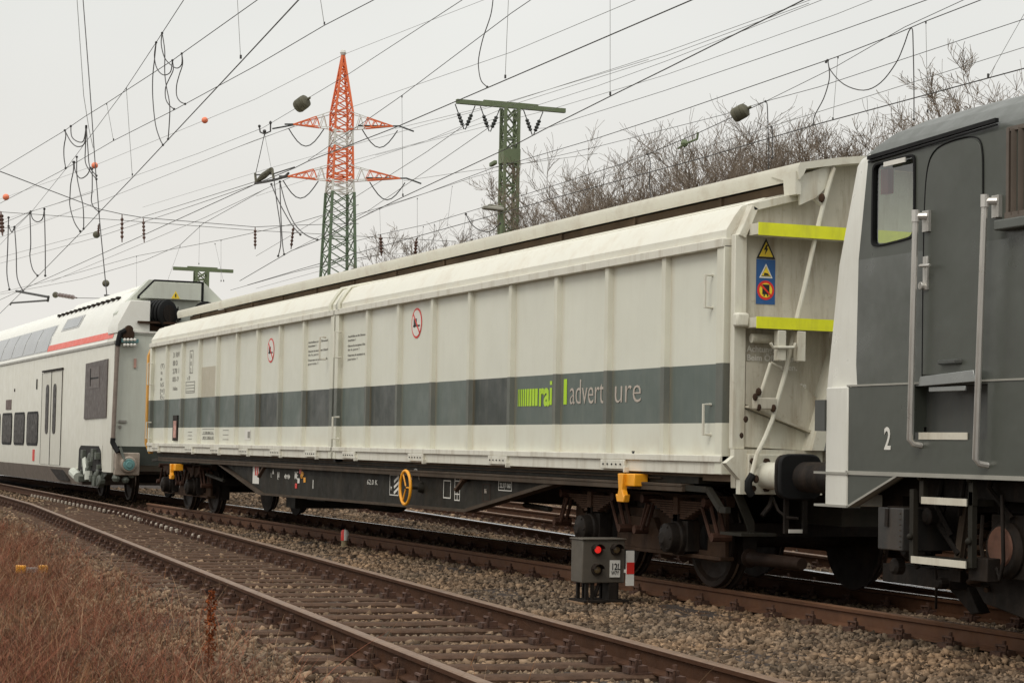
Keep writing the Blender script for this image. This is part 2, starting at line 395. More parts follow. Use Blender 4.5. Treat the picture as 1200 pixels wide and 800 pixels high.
# ------------------------------------------------------------------ dry grass and brush
def blades(name, n, xr, yr, hmin, hmax, wmin, wmax, m, dens, lean=.6, seg=4):
    x = RNG.uniform(*xr, n); y = RNG.uniform(*yr, n)
    ny = np.where(x > -40, -4.46-.0815*(x+25), -3.24-.0815*(x+40)*.6)
    ok = RNG.random(n) < dens(x, y, ny-y); x, y = x[ok], y[ok]; z = bed_z(x, y)-.02
    px, py, f = project(np.stack([x, y, z], 1)); ok = (f > 1.5) & (px > -80) & (px < 1280) & (py < 1000); x, y, z = x[ok], y[ok], z[ok]; n = len(x); print(name, n)
    h = RNG.uniform(hmin, hmax, n)*RNG.choice([.6, 1, 1, 1.3], n); wd = RNG.uniform(wmin, wmax, n)
    a = RNG.uniform(0, 2*math.pi, n); ln = RNG.uniform(.1, lean, n)*h; b = a+RNG.uniform(-1.2, 1.2, n); curl = RNG.uniform(-.3, .9, n)
    V = np.zeros((n, seg+1, 2, 3)); sd_ = np.stack([-np.sin(b), np.cos(b)*.6, 0*b], 1)
    # ribbons face the camera side or any side at random
    for k in range(seg+1):
        t = k/seg; q = np.stack([x+np.cos(a)*ln*t**1.6, y+np.sin(a)*ln*t**1.6, z+h*(t-.35*curl*t**2.5)], 1)
        w_ = (wd*(1-.75*t))[:, None]*.5
        V[:, k, 0] = q-sd_*w_; V[:, k, 1] = q+sd_*w_
    base = (np.arange(n)*(seg+1)*2)[:, None]
    F = np.concatenate([base+np.array([2*k, 2*k+1, 2*k+3, 2*k+2])[None] for k in range(seg)], 0)
    return fastmesh(name, V.reshape(-1, 3), F, m)
def patch(x, y): return .5+.5*np.sin(x*1.3+np.sin(y*2.1)*1.5)*np.sin(y*1.9+x*.35+1.)
d1 = lambda x, y, d: np.clip((d-.45)/1.4, 0.01, 1)*(.35+.65*patch(x, y))*np.where(x > -12, .8, 1)
d2 = lambda x, y, d: np.clip((d-.4)/1.0, 0, 1)*(.2+.88*patch(x+3, y*1.2)**1.6)*np.clip((-x-10.2)/2.5, 0.06, 1)
g = blades('dry_grass', 130000, (-40, -8), (-9.4, -3.4), .07, .24, .004, .010, m_grass, d1, .9); tag(g, kind='stuff')
g = blades('dry_brush', 170000, (-34, -9), (-9.5, -4.4), .08, .28, .004, .009, m_bramble, d2, 1.7, 5); tag(g, kind='stuff')
m_pale = mat('bleached stalks', (.30,.20,.12), .9, var=.2, island=.4, spec=.1)
g = blades('bleached_stalks', 6500, (-30, -8.5), (-9, -4.6), .18, .42, .004, .007, m_pale, lambda x, y, d: np.clip((d-.3)/1.5, 0.03, 1), 1.3, 6); tag(g, kind='stuff')
m_mat_ = mat('flattened dead grass', (.10,.056,.032), .95, var=.3, island=.6, spec=.1)
g = blades('flattened_grass', 260000, (-40, -8), (-9.4, -3.6), .03, .10, .006, .014, m_mat_, lambda x, y, d: np.clip((d-.5)/1.2, 0, 1)*(.3+.7*patch(x*.8, y)), 2.6, 3); tag(g, kind='stuff')
g = blades('track_weeds', 900, (-26, -8), (-4.4, -1), .05, .2, .003, .006, m_grass, lambda x, y, d: np.where(d > -2.2, .6, patch(x*3, y*3)**4), 1.2); tag(g, kind='stuff')
# ------------------------------------------------------------------ freight wagon
RW = 1.217; RX = -24.99; RL = -36.52; RLW = 1.24
STAIN = (.40,.28,.15)
md_r = mat('right door paint', WHITE, .45, var=.05, scale=1.2, dirt=(.42,.38,.28), damt=.12, band=(1.50,2.01,BAND), ribs=(RX+26.5, RW, STAIN, .42), bump=.05, bscale=3)
md_rd = mat('right door paint newer', WHITE, .4, var=.05, scale=1.2, dirt=(.42,.38,.28), damt=.12, band=(1.50,2.01,BAND_D), ribs=(RX+26.5, RW, STAIN, .35), bump=.05, bscale=3)
md_l = mat('left door paint', WHITE, .45, var=.05, scale=1.2, dirt=(.42,.38,.28), damt=.12, band=(1.50,2.01,BAND), ribs=(RL+26.5, RLW, STAIN, .36), bump=.05, bscale=3)
md_ld = mat('left door paint newer', WHITE, .4, var=.05, scale=1.2, dirt=(.42,.38,.28), damt=.12, band=(1.50,2.01,BAND_D), ribs=(RL+26.5, RLW, STAIN, .3), bump=.05, bscale=3)
md_rib = mat('door rib paint', (.65,.64,.53), .5, var=.08, scale=2, dirt=(.42,.35,.24), damt=.2, band=(1.50,2.01,(.11,.118,.10)))
m_sill = mat('door sill paint', (.66,.64,.55), .5, var=.07, scale=2, dirt=(.33,.27,.18), damt=.7)
m_roof = mat('wagon roof paint', (.69,.675,.58), .5, var=.05, scale=1.5, dirt=(.50,.43,.32), damt=.6, streak=False)
m_beam = mat('roof beam paint', (.62,.60,.50), .55, var=.07, scale=1.5, dirt=(.40,.34,.25), damt=.7, streak=False)
m_under = mat('dark roof interior', (.20,.145,.10), .9, var=.4, scale=2, dirt=(.22,.16,.10), damt=.6, streak=False)
m_end = mat('end wall paint', (.47,.44,.355), .6, var=.14, scale=1.6, dirt=(.20,.145,.085), damt=.9, bump=.1, bscale=8)
m_ende = mat('end wall edge paint', (.62,.60,.50), .5, var=.1, scale=1.6, dirt=(.30,.22,.12), damt=.7)
m_endg = mat('grey end plate', (.40,.41,.39), .5, var=.1, scale=2, dirt=(.25,.2,.13), damt=.5)
m_frame = mat('underframe paint', (.024,.022,.017), .6, var=.4, scale=2.2, dirt=(.05,.034,.022), damt=.5, bump=.1, bscale=12)
m_lip = mat('dusty frame edge', (.066,.050,.036), .7, var=.3, scale=3, dirt=(.07,.04,.025), damt=.6)
m_bog = mat('bogie rust', (.050,.029,.018), .75, var=.45, scale=3, dirt=(.025,.018,.014), damt=.7, bump=.2, bscale=20)
m_bogd = mat('bogie dark iron', (.018,.0145,.012), .6, var=.4, scale=5, dirt=(.09,.055,.033), damt=.3, bump=.15)
m_link = mat('red brown shackle', (.068,.034,.023), .7, var=.35, scale=6, dirt=(.035,.02,.015), damt=.5)
m_wheel = mat('wheel steel', (.026,.019,.015), .55, .3, var=.35, scale=4, dirt=(.10,.06,.04), damt=.5, streak=False)
m_tyre = mat('wheel tread', (.22,.18,.15), .3, .9, var=.15)
m_black = mat('black rubber', (.012,.012,.012), .55, var=.2)
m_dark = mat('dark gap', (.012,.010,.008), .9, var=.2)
m_yel = mat('fluorescent yellow strip', (.72,.74,.015), .6, var=.1, scale=6, dirt=(.35,.33,.05), damt=.4)
m_org = mat('yellow orange paint', (.85,.36,.012), .45, var=.12, scale=6, dirt=(.4,.18,.03), damt=.4)
m_orgd = mat('faded orange strip', (.62,.31,.05), .6, var=.15, scale=3)
m_blue = mat('blue sticker', (.02,.085,.24), .4, var=.08)
m_sy = mat('yellow sticker', (.78,.56,.03), .4, var=.08)
m_red = mat('red print', (.62,.03,.02), .45, var=.1)
m_wht = mat('white print', (.68,.66,.60), .5, var=.08)
m_blk = mat('black print', (.012,.011,.010), .5, var=.1)
m_gryp = mat('faded grey print', (.24,.23,.20), .6, var=.2)
m_grn = mat('lime print', (.42,.66,.015), .45, var=.08)
m_alu = mat('pale print', (.45,.39,.33), .5, var=.1)
m_steel = mat('bare steel', (.45,.42,.38), .35, .7, var=.15)
wg = thing('freight_wagon', 'long cream sliding wall freight wagon with grey band and white ribbed doors', 'freight wagon', (-26.5, 0, 0))
core = MB(); core.prism([(-1.36,1.0),(1.36,1.0),(1.36,3.05),(1.22,3.28),(.8,3.40),(.8,3.60),(-.8,3.60),(-.8,3.40),(-1.22,3.28),(-1.36,3.05)], 'x', -37.6, -15.35)
core.build('inner_body', m_under, wg)
def door(x0, x1, ribs, mats_, label, dark, sgn=-1):
    "sliding wall: flat panels, ribs, sill, top rail and the curved roof piece"
    def Y(y): return y*-sgn
    d = MB()
    edges = [x0+.12]+ribs+[x1-.12]
    for i in range(len(edges)-1):
        d.box(edges[i], edges[i+1], Y(-1.435), Y(-1.38), 1.22, 3.02, 1 if i in dark else 0)
    o = d.build('sliding_door', mats_, wg, label=label)
    r = MB()
    for x in ribs:
        r.prism([(x-.055,Y(-1.43)),(x-.038,Y(-1.485)),(x+.038,Y(-1.485)),(x+.055,Y(-1.43))], 'z', 1.21, 3.01)
    r.build('rib', md_rib, o)
    f = MB()
    f.box(x0, x0+.13, Y(-1.50), Y(-1.36), 1.06, 3.02); f.box(x1-.13, x1, Y(-1.50), Y(-1.36), 1.06, 3.02)
    f.build('door_post', md_rib, o, bevel=.008)
    s = MB(); s.box(x0, x1, Y(-1.515), Y(-1.37), 1.165, 1.222); s.box(x0+.01, x1-.01, Y(-1.49), Y(-1.36), 1.06, 1.168)
    s.box(x0, x1, Y(-1.515), Y(-1.37), 3.0, 3.075)
    xx = x0+.5
    while xx < x1-.4:
        s.box(xx, xx+.52, Y(-1.525), Y(-1.48), 1.075, 1.163)
        for q in range(5): s.lathe((xx+.07+q*.095, Y(-1.525), 1.12), (0, sgn, 0), [(0,.012),(.012,.009)], 6, 1)
        s.box(xx+.52, xx+.55, Y(-1.535), Y(-1.48), 1.045, 1.10)
        xx += random.choice([1.8, 2.6, 2.9])
    s.build('door_sill', [m_sill, m_blk], o, bevel=.006)
    c = MB(); pr = [(-1.475,3.07),(-1.475,3.15),(-1.40,3.27),(-1.33,3.36),(-1.1,3.44),(-.84,3.51)]; inn = [(y+.05, z-.04) for y, z in pr]
    c.prism([(Y(y), z) for y, z in pr+inn[::-1]], 'x', x0+.01, x1-.01)
    for t_ in ((-1.25,3.385),(-1.05,3.452)):   # pressed beads along the roof skin
        c.box(x0+.1, x1-.1, Y(t_[0]-.012), Y(t_[0]+.012), t_[1]-.02, t_[1]+.008)
    c.build('curved_roof_skin', m_roof, o, smooth=30)
    return o
ribsR = [RX+RW*k for k in range(8)]; ribsL = [RL+RLW*k for k in range(8)]
dr = door(-26.28, -15.30, ribsR, [md_r, md_rd], 'cream ribbed sliding wall with grey band and lettering, nearer half', {1, 4})
dl = door(-37.80, -26.36, ribsL, [md_l, md_ld], 'cream ribbed sliding wall with grey band, farther half', {6, 8})
door(-26.28, -15.30, ribsR, [md_r, md_rd], 'far side sliding wall', {3}, 1); door(-37.80, -26.36, ribsL, [md_l, md_ld], 'far side sliding wall', {2}, 1)
# repainted rectangle on the left wall
p = MB(); p.box(RL+RLW*2+.07, RL+RLW*3-.07, -1.438, -1.43, 2.01, 2.52); p.build('repaired_patch', mat('greyer patch', (.46,.42,.32), .5, var=.08, dirt=(.36,.3,.2), damt=.4), dl)
# grab handles on the door edges
def grab(x, z0, z1, par, y=-1.50):
    h = MB(); h.tube([(x, y+.02, z0), (x, y-.07, z0), (x, y-.07, z1), (x, y+.02, z1)], .014, 6); h.build('grab_handle', m_sill, par)
for x, z0, z1 in ((-26.08, 2.42, 2.76), (-26.08, 1.33, 1.62)): grab(x, z0, z1, dr)
for x, z0, z1 in ((-15.62, 2.50, 2.78), (-15.62, 1.40, 1.66)): grab(x, z0, z1, dr, -1.44)
for x, z0, z1 in ((-37.6, 2.3, 2.7), (-37.6, 1.3, 1.6), (-26.75, 2.42, 2.72)): grab(x, z0, z1, dl)
# centre post between the doors with roof seams
p = MB(); p.box(-26.365, -26.275, -1.46, -1.34, 1.02, 3.1); p.prism([(-1.44,3.1),(-1.36,3.28),(-1.30,3.35),(-.86,3.46),(-.86,3.42),(-1.2,3.3),(-1.4,3.05)], 'x', -26.365, -26.275); p.build('centre_post', m_dark, wg)
p = MB()
for x in (-26.52, -26.12):
    p.tube([(x, -1.50, 3.06), (x, -1.50, 3.15), (x, -1.42, 3.28), (x, -1.345, 3.375), (x, -.9, 3.48)], .028, 6)
p.build('roof_seam_trim', md_rib, wg)
# orange end strip at the far end
p = MB(); p.prism([(-1.52,1.2),(-1.44,1.02),(-1.38,1.02),(-1.38,3.0),(-1.44,3.05),(-1.52,2.85)], 'x', -37.95, -37.83); p.build('orange_edge_strip', m_orgd, wg)
# ridge beam with overhang
r = MB(); pr = [(-.93,3.585),(-.95,3.68),(-.93,3.73),(-.55,3.80),(0,3.87),(.55,3.80),(.93,3.73),(.95,3.68),(.93,3.585)]
r.prism(pr+[(.89,3.635),(.87,3.68),(.5,3.745),(0,3.81),(-.5,3.745),(-.87,3.68),(-.89,3.635)], 'x', -38.05, -15.02)
rb = r.build('ridge_roof', m_beam, wg, smooth=40)
p = MB(); x = -36.8
while x < -16: p.box(x, x+.05, -.825, -.80, 3.43, 3.60); x += 1.83
p.build('ridge_bracket', m_under, wg)
p = MB(); p.prism([(-15.48,3.66),(-15.05,3.66),(-15.05,3.46),(-15.24,3.46),(-15.26,3.60)], 'y', -.955, -.90); p.build('ridge_end_flap', m_beam, wg)
# ---- end wall facing the locomotive
XE = -15.25
e_ = MB()
half = [(-1.40,.95),(-1.42,1.3),(-1.42,3.12),(-1.30,3.34),(-.84,3.44),(-.84,3.66),(-.4,3.78),(0,3.82)]
poly = half+[(-y, z) for y, z in half[-2::-1]]
e_.prism(poly, 'x', XE-.06, XE+.02)
ew = e_.build('end_wall', m_end, wg)
p = MB()
p.box(XE+.0, XE+.07, -1.46, -1.345, 1.28, 3.10)
for a, b in (((-1.40,3.08),(-1.28,3.345)), ((-1.30,3.34),(-.80,3.475))):
    p.slab((XE+.045, a[0], a[1]), (XE+.045, b[0], b[1]), .09, .07, 0, (0,-.4,1))
p.build('end_wall_post', m_ende, ew, bevel=.006)
p = MB()   # wing plate from the post down to the buffer
p.prism([(-1.46,1.28),(-1.46,1.22),(-1.54,1.16),(-1.40,1.02),(-1.40,.90),(-.6,.90),(-.6,1.28)], 'x', XE+.03, XE+.10)
p.prism([(-1.34,1.30),(-1.34,1.62),(-.72,1.42),(-.78,1.28)], 'x', XE+.03, XE+.055)
p.build('wing_plate', m_ende, ew)
p = MB()   # inclined plate above, with folded lower edge
p.prism([(-1.34,1.66),(-1.34,2.02),(-1.05,2.0),(-.60,1.70),(-.66,1.43)], 'x', XE+.02, XE+.075); p.slab((XE+.09,-1.34,1.64), (XE+.09,-.64,1.41), .07, .02)
p.build('slanted_plate', m_end, ew)
# fin: slanted buttress in the middle, seen as light edge and grey plate behind it
p = MB(); p.prism([(-.44,2.42),(-.36,2.42),(-.66,1.28),(-.78,1.28)], 'x', XE+.02, XE+.22); p.build('slanted_rib', m_ende, ew)
p = MB(); p.prism([(-.36,2.42),(.5,2.42),(.5,1.28),(-.70,1.28)], 'x', XE+.02, XE+.14); p.build('centre_plate', m_endg, ew)
p = MB(); p.box(XE+.14, XE+.2, -.52, -.46, 1.95, 2.03); p.box(XE+.14, XE+.18, -.40, -.36, 1.5, 1.9); p.build('small_bracket', m_endg, ew, bevel=.005)
p = MB(); p.prism([(lambda v: (v.y, v.z))(PX(a_, b_, XE+.18)) for a_, b_ in ((936,206),(981,191),(967,221),(956,232),(938,240))], 'x', XE+.15, XE+.18); p.build('corner_gusset', m_ende, ew)
# platform shelves with fluorescent strips
for k, (y0, y1, z0, z1, xx) in enumerate(((-1.33,.95,3.085,3.19,.24), (-1.36,-.50,2.295,2.39,.28))):
    s = MB(); s.box(XE, XE+xx, y0, y1, z0+.01, z1); sh = s.build('end_shelf', m_ende, ew)
    s = MB(); s.box(XE+xx, XE+xx+.012, y0-.005, y1, z0, z1+.004); s.build('yellow_strip', m_yel, sh)
    for q in range(26):
        pass
s = MB(); s.box(XE+.07, XE+.16, -1.48, -1.36, 2.31, 2.43); s.build('corner_hinge', m_ende, ew, bevel=.02)
s = MB(); s.lathe((XE+.1,-1.31,2.22), (0,1,0), [(0,.04),(.27,.04)], 10); s.build('roller_tube', m_ende, ew)
for yy in (-1.12, -.93):
    s = MB(); s.box(XE+.22, XE+.29, yy-.04, yy+.04, 2.03, 2.285); s.build('hanger', m_ende, ew, bevel=.005)
# operating rods
def end_rod(pts, X_, r_, name='operating_rod', m=None, n=8):
    t = MB(); t.tube([PX(a, b, X_) for a, b in pts], r_, n); return t.build(name, m or m_ende, ew)
end_rod([(977,197),(966,235),(955,280),(943,335),(934,372),(921,434),(909,476),(905,492),(897,512),(887,532),(881,556)], XE+.20, .021)
end_rod([(903,425),(896,447),(891,462),(887,478)], XE+.20, .016)
end_rod([(903,402),(906,407),(930,407),(932,402)], XE+.30, .014)
end_rod([(904,425),(916,431)], XE+.2, .012); end_rod([(940,220),(961,240)], XE+.12, .015, 'cross_strut')
j = MB()
for a, b, q in ((889,459,.05),(885,465,.045),(889,477,.045),(906,478,.05),(874,491,.04),(869,510,.035),(963,232,.055),(886,561,.05)): j.ball(PX(a, b, XE+.22), q*.62, 0, 8, (1,.8,1.2))
j.build('linkage_joint', m_bog, ew)
j = MB(); a = PX(884,570, XE+.2); j.tube([PX(882,556,XE+.21), PX(877,564,XE+.21), PX(877,574,XE+.21), PX(881,580,XE+.21)], .035, 8); j.build('lever_end', m_black, ew)
j = MB(); q = PX(895,470, XE+.18); j.box(q.x-.03, q.x+.05, q.y-.1, q.y+.1, q.z-.07, q.z+.03); j.build('latch_block', m_end, ew, bevel=.01)
# stickers on the end wall
sx_ = XE+.022
def sticker_tri(yc, z0, s, par, outer, inner, x):
    t = MB(); t.prism([(yc-s/2,z0),(yc+s/2,z0),(yc,z0+s*.95)], 'x', x, x+.003); o = t.build('warning_triangle', outer, par)
    k = .72; t = MB(); t.prism([(yc-s*k/2,z0+s*.10),(yc+s*k/2,z0+s*.10),(yc,z0+s*.10+s*.95*k)], 'x', x+.003, x+.005); t.build('triangle_field', inner, par)
yc = -1.135
s = MB(); s.box(sx_, sx_+.003, yc-.092, yc+.092, 2.52, 2.905); bs = s.build('blue_sticker', m_blue, ew)
sticker_tri(yc, 2.91, .185, ew, m_blk, m_sy, sx_)
s = MB(); x_ = sx_+.0055
bolt = [(.0,.115),(-.022,.07),(-.004,.072),(-.014,.028),(.020,.085),(.004,.083),(.016,.115)]
s.prism([(yc+a, 2.915+b) for a, b in bolt], 'x', x_, x_+.002); s.build('lightning_mark', m_blk, ew)
sticker_tri(yc, 2.745, .13, ew, m_wht, m_blk, sx_+.0035); s = MB(); s.prism([(yc-.042,2.764),(yc+.042,2.764),(yc,2.842)], 'x', sx_+.009, sx_+.011); s.build('triangle_field', m_sy, ew)
s = MB(); s.prism([(yc-.025,2.768),(yc+.03,2.768),(yc+.012,2.786),(yc-.018,2.79)], 'x', sx_+.011, sx_+.013); s.build('hazard_mark', m_blk, ew)
s = MB(); s.lathe((sx_+.003, yc, 2.64), (1,0,0), [(0,.083),(.002,.083)], 28); s.build('prohibition_ring', m_red, ew)
s = MB(); s.lathe((sx_+.005, yc, 2.64), (1,0,0), [(0,.062),(.002,.062)], 28); s.build('prohibition_field', m_sy, ew)
s = MB(); s.box(sx_+.007, sx_+.009, yc-.034, yc+.034, 2.605, 2.69); s.box(sx_+.007, sx_+.009, yc-.022, yc-.010, 2.588, 2.606); s.box(sx_+.007, sx_+.009, yc+.012, yc+.024, 2.588, 2.606); s.build('wagon_mark', m_blk, ew)
s = MB(); s.slab((sx_+.010, yc-.05, 2.685), (sx_+.010, yc+.05, 2.595), .016, .002, 0, (1,0,0)); s.build('prohibition_bar', m_red, ew)
for k, ln in enumerate(('Achtung!', 'Beim Öffnen und', 'Türen einrasten.', 'Attention!', 'Verrouillez la porte', "l'ouverture de", 'Attenzione!', 'Bloccare la porta', 'l\'apertura della porta')):
    text(ln, .074, (sx_+.001, -1.31, 2.11-k*.074), '+x', m_wht, ew, 'end_lettering', off=.0015)
# buffers
for sy in (-1, 1):
    yb = sy*1.15
    b = MB(); b.box(XE+.08, XE+.13, yb-.19, yb+.17, .90, 1.24); b.lathe((XE+.12, yb, 1.06), (1,0,0), [(0,.125),(.05,.115),(.40,.115),(.42,.105)], 20); bo = b.build('buffer', m_ende, wg, bevel=.008)
    b = MB()
    for dy in (-.13, -.0): 
        for dz in (-.11, .12): b.lathe((XE+.13, yb+dy-.02, 1.06+dz), (1,0,0), [(0,.03),(.03,.026)], 6)
    b.build('buffer_bolt', m_bog, bo)
    b = MB(); b.lathe((XE+.5, yb, 1.06), (1,0,0), [(0,.09),(.08,.09)], 16); pts = []
    for q in range(24):
        t = 2*math.pi*q/24; c_, s2 = math.cos(t), math.sin(t); pts.append((yb+.19*math.copysign(abs(c_)**.45, c_), 1.06+.185*math.copysign(abs(s2)**.45, s2)))
    b.prism(pts, 'x', XE+.56, XE+.60); b.build('buffer_head', m_bogd, bo, bevel=.01)
# ---- underframe
u = MB()
u.box(-37.4, -15.9, -1.40, 1.40, .97, 1.03)
u.box(-37.4, -15.4, -.25, .25, .62, .97)
uf = u.build('underframe', m_frame, wg)
for sy in (-1, 1):
    g_ = MB(); ya, yb = sorted((sy*1.40, sy*1.37))
    g_.prism([(-33.0,.93),(-32.6,.93),(-30.0,.50),(-21.45,.55),(-18.85,.93),(-18.4,.95),(-33.0,.95)], 'y', ya, yb)
    go = g_.build('side_girder', m_frame, wg)
    l_ = MB(); ya, yb = sorted((sy*1.335, sy*1.47))
    l_.prism([(-33.0,.955),(-30.05,.472),(-21.4,.522),(-18.75,.915),(-18.8,.945),(-21.46,.552),(-30.0,.502),(-32.9,.955)], 'y', ya, yb)
    l_.build('girder_flange', m_lip, go)
    s = MB(); ya, yb = sorted((sy*1.36, sy*1.49)); s.box(-36.9, -16.05, ya, yb, .94, .965); s.box(-36.9, -16.05, *sorted((sy*1.45, sy*1.485)), .895, .94)
    s.box(-36.9, -16.6, *sorted((sy*1.3, sy*1.42)), 1.0, 1.015)
    s.build('solebar', m_lip, wg, bevel=.004)
    s = MB(); s.slab((-16.1, sy*1.43, .93), (-15.65, sy*1.43, .925), .05, .05); s.slab((-15.65, sy*1.43, .925), (-15.42, sy*1.43, .76), .05, .05); s.slab((-15.42,sy*1.43,.76), (-15.30, sy*1.43, .76), .05, .05)
    s.slab((-37.0, sy*1.43, .93), (-37.6, sy*1.43, .9), .05, .05)
    s.build('bent_bracket', m_frame, wg)
b = MB(); x = -32.0
while x < -19.5: b.lathe((x, -1.40, .915), (0,-1,0), [(0,.016),(.012,.012)], 6); x += .56
b.build('rivet', m_lip, wg)
# underslung equipment between the bogies
e = MB(); e.box(-29.4, -28.5, -.9, .6, .42, .9); e.lathe((-27.5, -.5, .55), (1,0,0), [(0,.18),(.05,.22),(1.0,.22),(1.05,.18)], 16); e.box(-31.2, -30.7, -.7, .8, .25, .9)
e.build('brake_equipment', m_frame, wg)
e = MB(); e.tube([(-33, -1.25, .62), (-34.4, -1.2, .7)], .03, 6); e.tube([(-19.6,-1.2,.62), (-21,-.9,.62)], .03, 6); e.build('brake_rod', m_frame, wg)
# orange handwheel
hw = MB(); c0 = PY(475, 571, -1.62)
hw.tube([(c0.x+.185*math.cos(t*math.pi/16), c0.y, c0.z+.20*math.sin(t*math.pi/16)) for t in range(32)], .019, 8, closed=True)
for t in (0, 2.1, 4.2): hw.tube([(c0.x, c0.y+.01, c0.z), (c0.x+.185*math.cos(t), c0.y, c0.z+.20*math.sin(t))], .010, 6)
hw.build('brake_handwheel', m_org, wg)
s = MB(); s.tube([(c0.x, c0.y, c0.z), (c0.x, -1.36, c0.z)], .02, 8); s.lathe((c0.x,-1.47,c0.z), (0,1,0), [(0,.05),(.08,.07)], 12); s.build('handwheel_shaft', m_frame, wg)
# levers
for a, b in (((303,572-13),(311,545)), ((534,576-1),(545,560))):
    s = MB(); p0 = PY(*a, -1.52); p1 = PY(*b, -1.44); s.slab(p0, p1, .035, .05, 0, (0,1,0)); s.ball(p1, .05); s.build('release_lever', m_bog, wg)
# marks on the girder
def gmark(px, py, wx, hz, m, name='girder_mark', Y0=-1.404):
    q = PY(px, py, Y0); s = MB(); s.box(q.x-wx/2, q.x+wx/2, Y0-.003, Y0, q.z-hz/2, q.z+hz/2); return s.build(name, m, wg), q
def gframe(px, py, wx, hz, t=.012, m=None, lines=0, Y0=-1.404):
    q = PY(px, py, Y0); s = MB(); x0, x1, z0, z1 = q.x-wx/2, q.x+wx/2, q.z-hz/2, q.z+hz/2
    s.box(x0, x1, Y0-.002, Y0, z0, z0+t); s.box(x0, x1, Y0-.002, Y0, z1-t, z1); s.box(x0, x0+t, Y0-.002, Y0, z0+t, z1-t); s.box(x1-t, x1, Y0-.002, Y0, z0+t, z1-t)
    for k in range(lines): s.box(x0+t, x1-t, Y0-.002, Y0, z0+(k+1)*hz/(lines+1)-t/2, z0+(k+1)*hz/(lines+1)+t/2)
    return s.build('girder_mark', m or m_wht, wg), q
def gtext(px, py, s_, size, m, Y0=-1.405, width=None, name='girder_lettering'):
    q = PY(px, py, Y0); return text(s_, size, (q.x, Y0, q.z), '-y', m, wg, name, width)
gmark(300, 555, .36, .30, m_wht, 'brake_plate')
o, q = gmark(301, 551.5, .22, .13, m_red, 'brake_plate_field', -1.409)
for k in (-1, 0, 1): gmark(301+k*2.3, 551.5, .03, .11, m_wht, 'brake_plate_line', -1.413)
gtext(317, 559, '1.', .10, m_wht); gtext(319, 555, '▲', .10, m_wht)
for k, s_ in enumerate(('M 4', '80e', 'R.')): gtext(325, 556.5+k*2.6, s_, .075, m_wht)
gtext(333, 560.5, '◄MM►', .09, m_wht, width=.30)
for k, (px, py, m_) in enumerate(((347,557,m_wht),(350,563,m_wht),(354,555,m_org),(357,562,m_org),(352,552,m_red),(347,569,m_red))): gmark(px, py, .10, .07, m_, 'instruction_plate')
gtext(345, 561, 'KE', .16, m_wht); gtext(352, 560, 'GP', .13, m_org); gmark(367, 567, .03, .12, m_wht)
gtext(430, 567, '62.0 K', .09, m_wht, width=.42)
gframe(462, 568, .34, .26); gtext(457.5, 574, 'M', .07, m_wht)
q = PY(463.5, 568, -1.405)
for k in range(3):
    s = MB(); s.slab((q.x-.05, -1.406, q.z-.10+k*.07), (q.x+.13, -1.406, q.z-.03+k*.07), .035, .002, 0, (0,1,0)); s.build('girder_mark', m_wht, wg)
c1 = PY(487, 560, -1.405); s = MB(); s.tube([(c1.x+.13*math.cos(t), -1.406, c1.z-.02+.13*math.sin(t)) for t in [k*math.pi/10 for k in range(11)]], .007, 5); s.build('girder_mark', m_wht, wg)
gframe(524, 573, .24, .21); gframe(536, 571, .17, .30, .012, None, 3)
q = PY(536, 571, -1.405); s = MB(); s.box(q.x-.006, q.x+.006, -1.407, -1.405, q.z-.15, q.z+.02); s.build('girder_mark', m_wht, wg)
gframe(570, 577, .22, .19, .006, m_link); gtext(567.5, 577.5, '86', .07, m_alu)
gframe(592, 569, .38, .11, .010); gtext(585.5, 571, '22.3|7 060', .075, m_wht, width=.31)
# ---- orange and yellow hooks on the frame
for px, py in ((738, 571), (206, 552)):
    q = PY(px, py, -1.50); s = MB()
    s.box(q.x-.04, q.x+.22, -1.56, -1.42, q.z+.015, q.z+.13)
    s.prism([(q.x-.06,q.z+.13),(q.x+.05,q.z+.13),(q.x+.03,q.z-.02),(q.x+.07,q.z-.08),(q.x+.10,q.z-.06),(q.x+.08,q.z-.135),(q.x-.07,q.z-.135),(q.x-.10,q.z-.06),(q.x-.06,q.z-.07),(q.x-.04,q.z-.02)], 'y', -1.60, -1.54)
    s.build('lashing_hook', m_org, wg, bevel=.008)
# ---- steps and hoses below the end
s = MB(); q = PX(885, 590, XE-.05)
s.prism([(-1.36,.9),(-1.28,.9),(-1.16,.66),(-1.16,.55),(-1.20,.55),(-1.25,.68)], 'x', XE-.1, XE-.07); s.box(XE-.32, XE+.06, -1.36, -1.02, .545, .57)
s.build('shunter_step', m_frame, wg)
s = MB(); s.tube([PX(905,582,XE+.1), PX(902,592,XE+.12), PX(893,604,XE+.13)], .022, 6); s.tube([PX(905,582,XE+.1), PX(912,598,XE+.2), PX(922,606,XE+.3), PX(935,607,XE+.4)], .012, 6); s.build('brake_hose', m_bogd, wg)
s = MB()
a0 = (XE+.30, -1.02)
s.box(XE+.27, XE+.30, -1.08, -1.04, .58, .90); s.box(XE+.27, XE+.30, -.90, -.86, .58, .90); s.box(XE+.26, XE+.31, -1.08, -.86, .87, .9); s.build('coupling_step_frame', m_bogd, wg)
s = MB(); s.box(XE+.31, XE+.32, -1.05, -.92, .875, .90); s.box(XE+.31, XE+.32, -1.05, -.92, .585, .615); s.build('white_step_edge', m_wht, wg)
